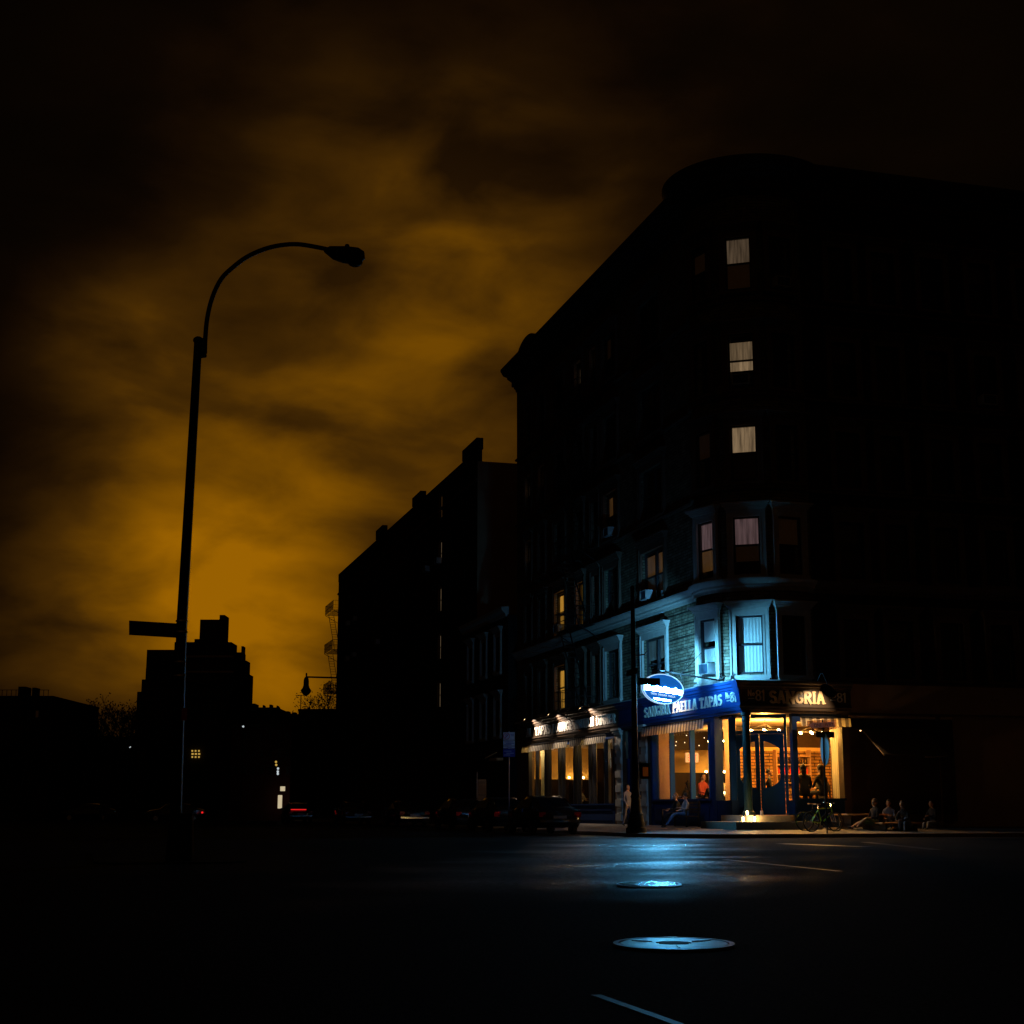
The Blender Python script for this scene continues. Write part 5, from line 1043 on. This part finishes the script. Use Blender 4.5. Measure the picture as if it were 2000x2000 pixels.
# left cobra-head street lamp
lx, ly = -21.99, -23.49
def lam(px, py): v = ony(px, py, ly); return (v.x, ly, v.z)
T0 = thing('street_lamp', (lx, ly, .03), 'tall unlit street lamp with long curved arm at the left', 'street lamp')
pb, pm, pt = lam(341, 1672), lam(355, 1220), lam(387, 668)
g = MB(); g.tube([(pb[0], ly, .03), pm, pt], [.11, .098, .076], 8); g.build('pole', 'iron', T0)
g = MB(); g.ball((pt[0], ly, pt[2] + .03), .1, 10, (1, 1, .8)); g.build('cap', 'iron', T0)
pts = [lam(*q) for q in ((400, 690), (401, 660), (405, 620), (415, 580), (432, 545), (455, 522), (482, 502), (515, 487), (548, 479), (580, 477), (610, 481), (640, 487))]
sm = []
for i in range(len(pts) - 1):
    p_ = [Vector(pts[max(0, min(len(pts) - 1, i + k))]) for k in (-1, 0, 1, 2)]
    for j in range(4):
        u = j / 4; sm.append(.5 * ((2 * p_[1]) + (p_[2] - p_[0]) * u + (2 * p_[0] - 5 * p_[1] + 4 * p_[2] - p_[3]) * u * u + (3 * p_[1] - p_[0] - 3 * p_[2] + p_[3]) * u ** 3))
sm.append(Vector(pts[-1])); g = MB(); g.tube(sm, .045, 10); g.bar(lam(386, 686), lam(401, 684), .12, .26); g.tube([lam(388, 668), lam(396, 662), lam(401, 668)], .022, 6); g.build('arm', 'iron', T0, smooth=True)
g = MB(); hp = [(632, 489), (640, 483), (675, 483), (700, 486), (712, 494), (713, 506), (706, 512), (690, 514), (672, 512), (650, 504)]
c0 = lam(672, 497); prof = [(lam(*q)[0], lam(*q)[2]) for q in hp]
n = len(prof); vs = []
for k, (d, s_) in enumerate(((-.16, .7), (-.1, .93), (0, 1), (.1, .93), (.16, .7))):
    for a, z in prof: vs.append((c0[0] + (a - c0[0]) * s_, ly + d, c0[2] + (z - c0[2]) * s_))
g.add(vs, [(k * n + i, k * n + (i + 1) % n, (k + 1) * n + (i + 1) % n, (k + 1) * n + i) for k in range(4) for i in range(n)] + [tuple(range(n)), tuple(4 * n + i for i in range(n))]); hd_ = g.build('lamp_head', 'iron', T0, smooth=True)
v = lam(693, 512); g = MB(); g.ball((v[0], ly, v[2] + .02), .16, 12, (1, .9, .75)); g.build('lens', 'lens_dark', hd_)
v = lam(678, 482); g = MB(); g.lathe((v[0], ly, v[2] - .02), [(.045, 0), (.045, .06), (.02, .075)], 10); g.build('photocell', 'iron', hd_)
g = MB(); g.prism([(-.28, .02), (.16, .02), (.13, .85), (-.24, .85)], lambda a, b, d: (lx + a, ly + d, b), -.2, .2); g.build('base_box', 'iron', T0)
g = MB(); g.bar((lx + .185, ly - .19, .14), (lx + .15, ly - .19, .84), .02, .02); g.build('lit_base_edge', 'sign_white', T0)  # pale bar stands in for light caught along the base edge
p0 = lam(252, 1229); p1 = lam(343, 1234)
sq = [lam(252, 1212), lam(350, 1218), lam(350, 1246), lam(252, 1240)]; g = MB(); g.prism([(q_[0], q_[2]) for q_ in sq], lambda a, b, d: (a, ly + d, b), -.015, .015); ss = g.build('street_sign', 'sign_maroon', T0)
text('ST', (lx - .5, ly - .017, (sq[2][2] + .05)), Vector((1, 0, -.03)).normalized(), Z_, (0, -1, 0), .16, .24, 'sign_letter', ss)
for z in (4.3, 4.1, 3.55, 3.3): g = MB(); xx = pb[0] + (pm[0] - pb[0]) * z / pm[2]; g.lathe((xx, ly, z), [(.112, 0), (.112, .03)], 12); g.build('clamp_band', 'chrome', T0)
g = MB(); g.box(lx - .12, lx - .02, ly - .13, ly - .11, 2.5, 2.72); g.build('sticker', 'sign_red', T0)
# bell lamp down the street
q = ond(662, 1324, 112); bx, by, bz = q.x, q.y, q.z
t = thing('street_lamp', (bx + .6, by, .15), 'ornate bell shaped street lamp hanging from a straight arm down the street', 'street lamp')
g = MB(); g.tube([(bx + .6, by, .15), (bx + .6, by, bz + .4)], [.16, .09], 12); g.build('pole', 'iron', t)
e = ond(597, 1323, 112); g = MB(); g.bar((bx + .6, by, bz), (e.x, by, e.z), .08, .12); g.tube([(bx + .5, by, bz + .6), (bx - .3, by, bz)], .03, 6); g.build('arm', 'iron', t)
g = MB(); zt = e.z; g.lathe((e.x, by, zt), [(.05, .3), (.07, .15), (.05, .05), (.16, -.1), (.2, -.3), (.2, -.6), (.26, -.8), (.4, -1.0), (.34, -1.15), (.2, -1.3), (.03, -1.42)], 16); g.build('lamp_head', 'iron', t, smooth=True)

# ------------------------------------------------------------------ cars
def make_car(label):
    t = thing('parked_car', (0, 0, 0), label, 'car', 'cars along the street')
    # stations along y (0 = rear bumper .. 4.7 = nose): y, zlow, zbelt, ztop, halfwidth belt, halfwidth top
    st = [(0, .42, .72, .74, .68, .6), (.06, .3, .85, .9, .8, .66), (.25, .26, .92, 1.0, .86, .68), (.75, .25, .94, 1.06, .88, .62), (1.2, .25, .95, 1.33, .89, .56), (1.75, .25, .95, 1.44, .9, .56), (2.5, .25, .95, 1.45, .9, .56), (3.0, .25, .94, 1.32, .89, .56), (3.45, .25, .92, 1.0, .88, .64), (4.2, .26, .82, .88, .84, .62), (4.6, .3, .66, .7, .74, .55), (4.7, .4, .55, .58, .62, .5)]
    g = MB(); rings = []
    for y, zl, zb, zt, wb, wt in st:
        rings.append([(wb * .9, y, zl), (wb, y, zl + .12), (wb + .01, y, (zl + zb) / 2), (wb, y, zb), ((wb + wt) / 2 + .02, y, (zb + zt) / 2), (wt, y, zt - .01), (wt * .6, y, zt + .02)])
    ring = [[(x, y, z) for x, y, z in r] + [(-x, y, z) for x, y, z in reversed(r)] for r in rings]
    n = 14; vs = [p for r in ring for p in r]; fs = [(i * n + k, i * n + (k + 1) % n, (i + 1) * n + (k + 1) % n, (i + 1) * n + k) for i in range(len(st) - 1) for k in range(n)] + [tuple(range(n)), tuple((len(st) - 1) * n + k for k in range(n))]
    g.add(vs, fs); g.build('body', 'car_paint', t, smooth=True)
    g = MB(); g.add([(-.6, .62, 1.05), (.6, .62, 1.05), (.52, 1.2, 1.36), (-.52, 1.2, 1.36)], [(0, 1, 2, 3)]); g.build('rear_window', 'car_glass', t)
    for s_ in (-1, 1):
        g = MB(); g.add([(s_ * .905, 1.1, 1.0), (s_ * .905, 3.1, 1.0), (s_ * .66, 2.85, 1.33), (s_ * .66, 1.45, 1.36)], [(0, 1, 2, 3)]); g.build('side_window', 'car_glass', t)
        g = MB(); g.tube([(s_ * .57, 1.15, 1.37), (s_ * .57, 1.75, 1.46), (s_ * .57, 2.6, 1.46)], .012, 5); g.build('roof_trim', 'chrome', t)
        g = MB(); g.box(s_ * .7 - .13, s_ * .7 + .13, .0, .12, .66, .84); g.build('tail_light', 'tail_dark', t)
        g = MB(); g.box(s_ * .6 - .13, s_ * .6 + .13, 4.55, 4.66, .55, .66); g.build('headlight', 'sign_grey', t)
        g = MB(); g.box(s_ * 1.0 - .08, s_ * 1.0 + .08, 2.95, 3.1, .95, 1.08); g.build('wing_mirror', 'car_paint', t)
        for y in (.95, 3.75):
            ax = (Vector((0, 1, 0)), Vector((0, 0, 1)), Vector((1, 0, 0)))
            g = MB(); g.lathe((s_ * .8 - .1, y, .32), [(.28, 0), (.32, .03), (.32, .17), (.28, .2)], 20, ax); wh = g.build('wheel', 'rubber', t)
            g = MB(); g.lathe((s_ * .8 - .11, y, .32), [(.19, 0), (.2, .22)], 12, ax); g.build('hub', 'chrome', wh)
    g = MB(); g.box(-.8, .8, -.06, .0, .46, .56); g.build('bumper_trim', 'chrome', t)
    g = MB(); g.box(-.26, .26, -.012, .0, .6, .71); g.build('licence_plate', 'sign_grey', t)
    return t
car = make_car('dark sedan parked at the kerb left of the corner, nearest car')
car.location = (-6.32, 3.3, 0)
dup(car, (-6.4, 9.4, 0), 0, 'dark car parked directly ahead of the nearest sedan')
dup(car, (-6.4, 16.0, 0), 0, 'dark car parked third in line beside the storefront')
for px, py, d, rz, lb in ((400, 1600, 120, 90, 'distant dark car left of the middle seen side on'), (230, 1600, 130, 80, 'distant dark car near the left trees'), (700, 1600, 95, 0, 'dark car parked along the tall dark building'), (810, 1600, 84, 0, 'dark car parked beside the low three storey building')):
    p = ond(px, py, d); dup(car, (p.x, p.y, 0), R(rz), lb)
p = ond(588, 1590, 110); dc = dup(car, (p.x, p.y, 0), 0, 'distant car with a glowing red tail light bar')
g = MB(); g.box(p.x - .75, p.x + .35, p.y - .1, p.y - .07, .93, 1.0); tl_ = g.build('brake_light', 'tail_red', None, loc=(p.x, p.y, 0)); tl_.parent = dc; tl_.location = (0, 0, 0)

# ------------------------------------------------------------------ low building next door and the tall one beyond
S2 = thing('low_building', (4, 36, 0), 'low three storey building with stone window caps between the two tall ones', 'building')
xw = -.55; hs = [(y - .5, y + .5, z, z + 2.0) for z in (5.2, 8.9) for y in (33.0, 36.2, 39.4)]
g = MB(); wall(g, lambda u, v, d: (xw - d, u, v), 31.02, 41.4, .1, 12.0, hs, .25); g.build('wall', 'brick_dark', S2)
g = MB(); g.box(xw + .02, 10, 31.02, 31.2, .1, 12.0); g.box(xw + .02, 10, 41.2, 41.38, .1, 12.0); g.box(xw + .3, 10, 31.2, 41.2, 11.8, 12.0); g.build('roof', 'roof_tar', S2)
g = MB(); sweep(g, [((xw, 41.4), (-1, 0)), ((xw, 31.1), (-1, 0))], [(-.1, 11.9), (.1, 11.9), (.15, 12.1), (.35, 12.25), (.38, 12.45), (-.1, 12.5)]); g.build('cornice', 'stone', S2)
for z in (5.2, 8.9):
    for y in (33.0, 36.2, 39.4): sash_window(S2, (xw, y, z), (0, 1, 0), (-1, 0, 0), 1.0, 2.0, ('curtain_dim', 0, 1) if z > 6 else None, None, sur_mat='stone')
# shop sign of the low building, small
g = MB(); g.box(xw - .5, xw - .1, 31.6, 33.2, 3.7, 3.85); g.bar((xw - .1, 33, 4.2), (xw - .9, 32.6, 3.85), .06, .06); g.build('shop_awning', 'letter_gold', S2)
S3 = thing('tall_building', (6, 66, 0), 'tall dark apartment block with fire escapes beyond the low building', 'building')
ys = [43.2 + i * 3.75 for i in range(14)]; zs = [4.6 + i * 3.35 for i in range(6)]
hs = [(y - .5, y + .5, z, z + 1.75) for z in zs for y in ys]
g = MB(); wall(g, lambda u, v, d: (-d, u, v), 40.2, 95.0, .1, 23.2, hs, .25); g.build('wall', 'brick_dark', S3)
g = MB(); g.add([(0, 40.2, .1), (12, 40.2, .1), (12, 40.2, 23.2), (0, 40.2, 23.2)], [(0, 1, 2, 3)]); g.build('side_wall', 'stucco', S3)
g = MB(); g.box(.3, 12, 94.7, 95.0, .1, 23.2); g.box(11.8, 12, 40.4, 94.7, .1, 23.2); g.box(.3, 11.8, 40.3, 94.7, 23.0, 23.19); g.build('roof', 'roof_tar', S3)
g = MB(); g.box(-.04, .3, 40.18, 95.0, 23.2, 24.0); g.box(-.1, .35, 40.1, 44, 24.0, 24.75); g.box(-.1, .35, 57, 60, 24.0, 24.7); g.box(-.1, .35, 72, 75, 24.0, 24.8); g.build('parapet', 'brick_dark', S3)
g = MB(); sweep(g, [((0, 95.0), (-1, 0)), ((0, 40.2), (-1, 0))], [(-.01, 21.9), (.1, 21.9), (.12, 22.05), (-.01, 22.1)]); g.build('string_course', 'stone_dark', S3)
litc = {(2, 1): 'lit_c', (2, 2): 'lit_c', (2, 3): 'lit_c', (2, 4): 'lit_c', (2, 5): 'lit_dim'}
for yi, y in enumerate(ys):
    for zi, z in enumerate(zs):
        f = MB(); f.box(.16, .22, y - .5, y - .44, z, z + 1.75); f.box(.16, .22, y + .44, y + .5, z, z + 1.75); f.box(.16, .22, y - .44, y + .44, z, z + .06); f.box(.16, .22, y - .44, y + .44, z + 1.69, z + 1.75); f.box(.15, .21, y - .44, y + .44, z + .85, z + .9)
        f.box(-.06, .15, y - .56, y + .56, z - .1, z - .002)
        wv_ = f.build('window', 'sash', S3)
        g = MB(); g.add([(.19, y - .44, z + .06), (.19, y + .44, z + .06), (.19, y + .44, z + 1.69), (.19, y - .44, z + 1.69)], [(0, 1, 2, 3)]); g.build('pane', litc.get((yi, zi), 'glass'), wv_)
for k, (y, z, lb) in enumerate(((88.2, 18.0, 'leftmost high air conditioner on the tall dark building'), (84.45, 18.0, 'second high air conditioner on the tall dark building from the left'), (84.45, 14.65, 'air conditioner one floor below the second high one on the tall dark building'), (73.2, 14.65, 'air conditioner near the middle of the tall dark building'), (88.2, 14.65, 'leftmost lower air conditioner on the tall dark building'), (54.45, 18.0, 'air conditioner near the right end of the tall dark building'), (50.7, 18.0, 'rightmost air conditioner on the tall dark building'))):
    air_con((-.02, y, z + .07), -PI / 2, lb)
fire_escape(S3, -.02, 90.0, 95.0, [12.1, 16.0, 19.8], 1.25); fire_escape(S3, -.02, 62.5, 67, [8, 11.4, 14.7, 18.1], 1.0)

# ------------------------------------------------------------------ far skyline
def fp(px, py, d): v = ond(px, py, d); return v
def far_frame(d): # basis facing the camera: right vector and forward vector
    return Vector((math.cos(YAW), -math.sin(YAW), 0)), Vector((math.sin(YAW), math.cos(YAW), 0))
RV, FV = far_frame(0)
def fbox(g, px0, px1, pyt, d, dep, z0=0, pyb=None):
    """box whose front face stands at distance d, spanning px0..px1, its top seen at pyt"""
    def at(px, py):
        r = ray(px, py); k = d / (r.dot(FV)); return CAM + r * k
    a = at(px0, pyt); b = at(px1, pyt); z1 = a.z; zb = at(px0, pyb).z if pyb else z0
    p = [Vector((a.x, a.y, 0)), Vector((b.x, b.y, 0))]; p += [p[1] + FV * dep, p[0] + FV * dep]
    g.add([(q.x, q.y, zb) for q in p] + [(q.x, q.y, z1) for q in p], [(0, 1, 2, 3), (4, 5, 6, 7), (0, 1, 5, 4), (1, 2, 6, 5), (2, 3, 7, 6), (3, 0, 4, 7)]); return z1
def fthing(name, px, d, label, cat, group=None): v = ond(px, 1583, d); return thing(name, (v.x, v.y, 0), label, cat, group)
TW_ = fthing('stepped_tower', 400, 190, 'stepped dark apartment tower with rooftop bulkhead behind the left lamp', 'building')
g = MB(); fbox(g, 287, 345, 1269, 188, 4); fbox(g, 277, 290, 1327, 189, 4); fbox(g, 268, 279, 1351, 190, 4); fbox(g, 285, 303, 1305, 189.5, 3); g.build('west_wing', 'far_wall', TW_)
g = MB(); fbox(g, 341, 452, 1254, 186, 4); g.build('wall', 'far_wall', TW_)
g = MB(); fbox(g, 452, 472, 1274, 190, 3); fbox(g, 470, 481, 1290, 191, 3); fbox(g, 479, 487, 1317, 192, 3); fbox(g, 485, 498, 1374, 193, 3); g.build('east_wing', 'far_wall', TW_)
g = MB(); fbox(g, 391, 430, 1210, 192, 3); fbox(g, 429, 439, 1201, 191.5, 3); fbox(g, 380, 390, 1248, 188, 3); fbox(g, 471.5, 475.5, 1262, 191, 1.5); fbox(g, 293, 297, 1298, 191, 1.2); g.build('bulkhead', 'far_wall', TW_)
g = MB(); fbox(g, 361, 456, 1280, 185.8, .3, pyb=1284); fbox(g, 361, 456, 1310, 185.8, .3, pyb=1314)
g.build('balcony_band', 'stucco', TW_)
for r_ in range(7):
    for c_ in range(9):
        px = 347 + c_ * 12; py = 1296 + r_ * 26
        lit = False; g = MB(); fbox(g, px, px + 4.6, py, 185.9, .25, pyb=py + 11); g.build('window', 'glass' if not lit else 'dot_yellow', TW_)
g = MB()
for i in range(3):
    for j in range(3): fbox(g, 374 + i * 6.5, 376.6 + i * 6.5 + (j % 2), 1465 + j * 6, 185.7, .15, pyb=1468 + j * 6)
g.build('lit_window', 'dot_yellow', TW_)
# far left building
LB = fthing('left_building', 50, 160, 'flat roofed dark building with rooftop railing at the far left', 'building')
g = MB(); fbox(g, -60, 104, 1359, 160, 18); g.build('wall', 'far_wall', LB)
g = MB(); fbox(g, 103, 116, 1394, 161, 8); g.build('side_wing', 'far_wall', LB)
g = MB(); fbox(g, 36, 50, 1341, 161, 2); fbox(g, 63, 70, 1343, 161, 1.5); g.build('chimney', 'far_wall', LB)
g = MB(); fbox(g, -60, 96, 1347, 160.3, .08, pyb=1348)
for px in range(-50, 97, 9): fbox(g, px, px + .8, 1347.5, 160.3, .08, pyb=1359)
g.build('roof_railing', 'iron', LB)
for r_ in range(4):
    for c_ in range(6): g = MB(); px = 2 + c_ * 17; py = 1388 + r_ * 32; fbox(g, px, px + 5, py, 159.9, .2, pyb=py + 13); g.build('window', 'lit_faint' if (r_, c_) == (0, 4) else 'sash', LB)
def house(px0, px1, py, d, label, mt='far_wall', extra=(), wins=True):
    t = fthing('row_house', (px0 + px1) / 2, d, label, 'building', 'low buildings along the far side')
    g = MB(); fbox(g, px0, px1, py, d, 14); g.build('wall', mt, t)
    g = MB(); fbox(g, px0 - 1, px1 + 1, py - 1.5, d - .3, .6, pyb=py + 3); g.build('cornice', 'cornice_metal', t)
    if wins:
        n = max(2, int((px1 - px0) / 16))
        for r_ in range(3):
            for c_ in range(n): g = MB(); x = px0 + (px1 - px0) * (c_ + .35) / n; y = py + 14 + r_ * 34; fbox(g, x, x + 5, y, d - .1, .2, pyb=y + 14); g.build('window', 'sash', t)
    for (a, b, top) in extra: g = MB(); fbox(g, a, b, top, d + 3, 1.5, pyb=py + 2); g.build('chimney', 'far_wall', t)
    return t
house(116, 180, 1448, 175, 'low dark building between the far left block and the bare tree')
house(180, 268, 1440, 180, 'low dark building behind the bare tree')
house(499, 545, 1383, 170, 'low building with three roof finials right of the stepped tower', extra=((513, 515, 1377), (526, 530, 1376), (540, 542, 1378)))
house(545, 590, 1396, 165, 'low building with two stout chimneys', extra=((552, 564, 1389), (570, 577, 1391)))
house(583, 665, 1386, 150, 'low building carrying a roof antenna beside the fire escapes')
rb = house(453, 570, 1416, 135, 'dark red brick building with small lit shop sign in the middle distance', 'brick_far')
g = MB(); fbox(g, 537, 556, 1462, 134, .3, pyb=1465); fbox(g, 537, 556, 1468, 134, .3, pyb=1470); g.build('window_ledge', 'curtain_dim', rb)
q = MB(); fbox(q, 543, 551, 1553, 133.5, .1, pyb=1579); q.build('shop_window', 'shop_lit', rb)
q = MB(); fbox(q, 547.5, 556.5, 1536, 133.2, .15, pyb=1545); q.build('shop_sign', 'shop_lit', rb)
for py, px, mt in ((1488, 539, 'dot_yellow'), (1494, 539.5, 'dot_yellow'), (1501, 543, 'dot_white'), (1507, 542.6, 'dot_white'), (1511.5, 542.6, 'dot_white')):
    q = MB(); v = ond(px, py, 133); q.ball(v, .1, 8); q.build('sign_light', mt, rb)
# antenna on the low roof
v = ond(588, 1358, 152); t = thing('roof_antenna', (v.x, v.y, 10), 'thin television antenna on a low roof left of the bell lamp', 'antenna')
g = MB(); g.tube([(v.x, v.y, v.z - 2.8), (v.x, v.y, v.z)], .05, 5); g.build('mast', 'iron', t); g = MB(); g.bar(Vector(v) - RV * .55, Vector(v) + RV * .55, .06, .06)
for k in range(-3, 4): g.bar(Vector(v) + RV * k * .17 - FV * .3, Vector(v) + RV * k * .17 + FV * .3, .03, .03)
g.build('crossbar', 'iron', t)
# distant traffic and ground lights
def lampdot(px, py, d, mt, label):
    v = ond(px, py, d); t = thing('lantern_light', v, label, 'light'); g = MB(); g.ball(v, .09, 8); g.build('bulb', mt, t); g = MB(); g.tube([(v.x, v.y, 0), (v.x, v.y, v.z - .08)], .04, 6); g.build('post', 'iron', t)
lampdot(254, 1459, 150, 'dot_white', 'tiny pale light below the bare tree'); lampdot(475, 1419, 134, 'dot_white', 'tiny white light at the corner of the red brick building'); lampdot(371, 1588, 120, 'dot_white', 'tiny white ground light right of the left lamp pole'); lampdot(395, 1587, 118, 'tail_red', 'tiny red light right of the left lamp pole')
# bare trees
def tree(px, pyb, d, h, label, spread=.55, leafy=0, seed=1, trunk=.16):
    rnd = random.Random(seed); v = ond(px, pyb, d); base = Vector((v.x, v.y, 0)); t = thing('street_tree', base, label, 'tree', 'trees on the skyline')
    g = MB(); lf = MB(); tips = []
    def br(p, dr, L, r, k):
        e = p + dr * L; md = (p + e) / 2 + Vector((rnd.uniform(-1, 1), rnd.uniform(-1, 1), 0)) * L * .06; g.tube([p, md, e], [r, r * .85, r * .7], 5, False)
        if k == 0: tips.append(e); return
        for _ in range(3 if k > 1 else 4):
            nd = (dr + Vector((rnd.uniform(-1, 1), rnd.uniform(-1, 1), rnd.uniform(-.25, .6))) * spread * 1.3).normalized(); br(e, nd, L * rnd.uniform(.6, .8), r * .62, k - 1)
    br(base, Vector((0, 0, 1)), h * .36, trunk, 5); g.build('trunk', 'bark', t)
    for e in tips:
        for _ in range(leafy):
            c_ = e + Vector((rnd.gauss(0, .3), rnd.gauss(0, .3), rnd.gauss(0, .3))); a = Vector((rnd.uniform(-1, 1), rnd.uniform(-1, 1), rnd.uniform(-1, 1))).normalized() * .12; b = a.orthogonal().normalized() * .07
            lf.add([c_ - a, c_ + b, c_ + a, c_ - b], [(0, 1, 2, 3)])
    if leafy: lf.build('crown', 'leaf', t)
tree(233, 1583, 130, 9.6, 'bare branched tree on the left skyline beside the tower', .62, 2, 3, .2)
tree(197, 1583, 128, 8.2, 'smaller bare tree left of the tall one on the skyline', .65, 2, 5, .16)
tree(256, 1583, 134, 8.6, 'bare tree touching the left edge of the tower', .6, 2, 8, .16)
tree(622, 1583, 140, 10.6, 'bushy tree top over the low roofs behind the fire escapes', .75, 4, 11, .2)
tree(60, 1583, 140, 6.6, 'low dark tree before the far left building', .7, 5, 12, .2)
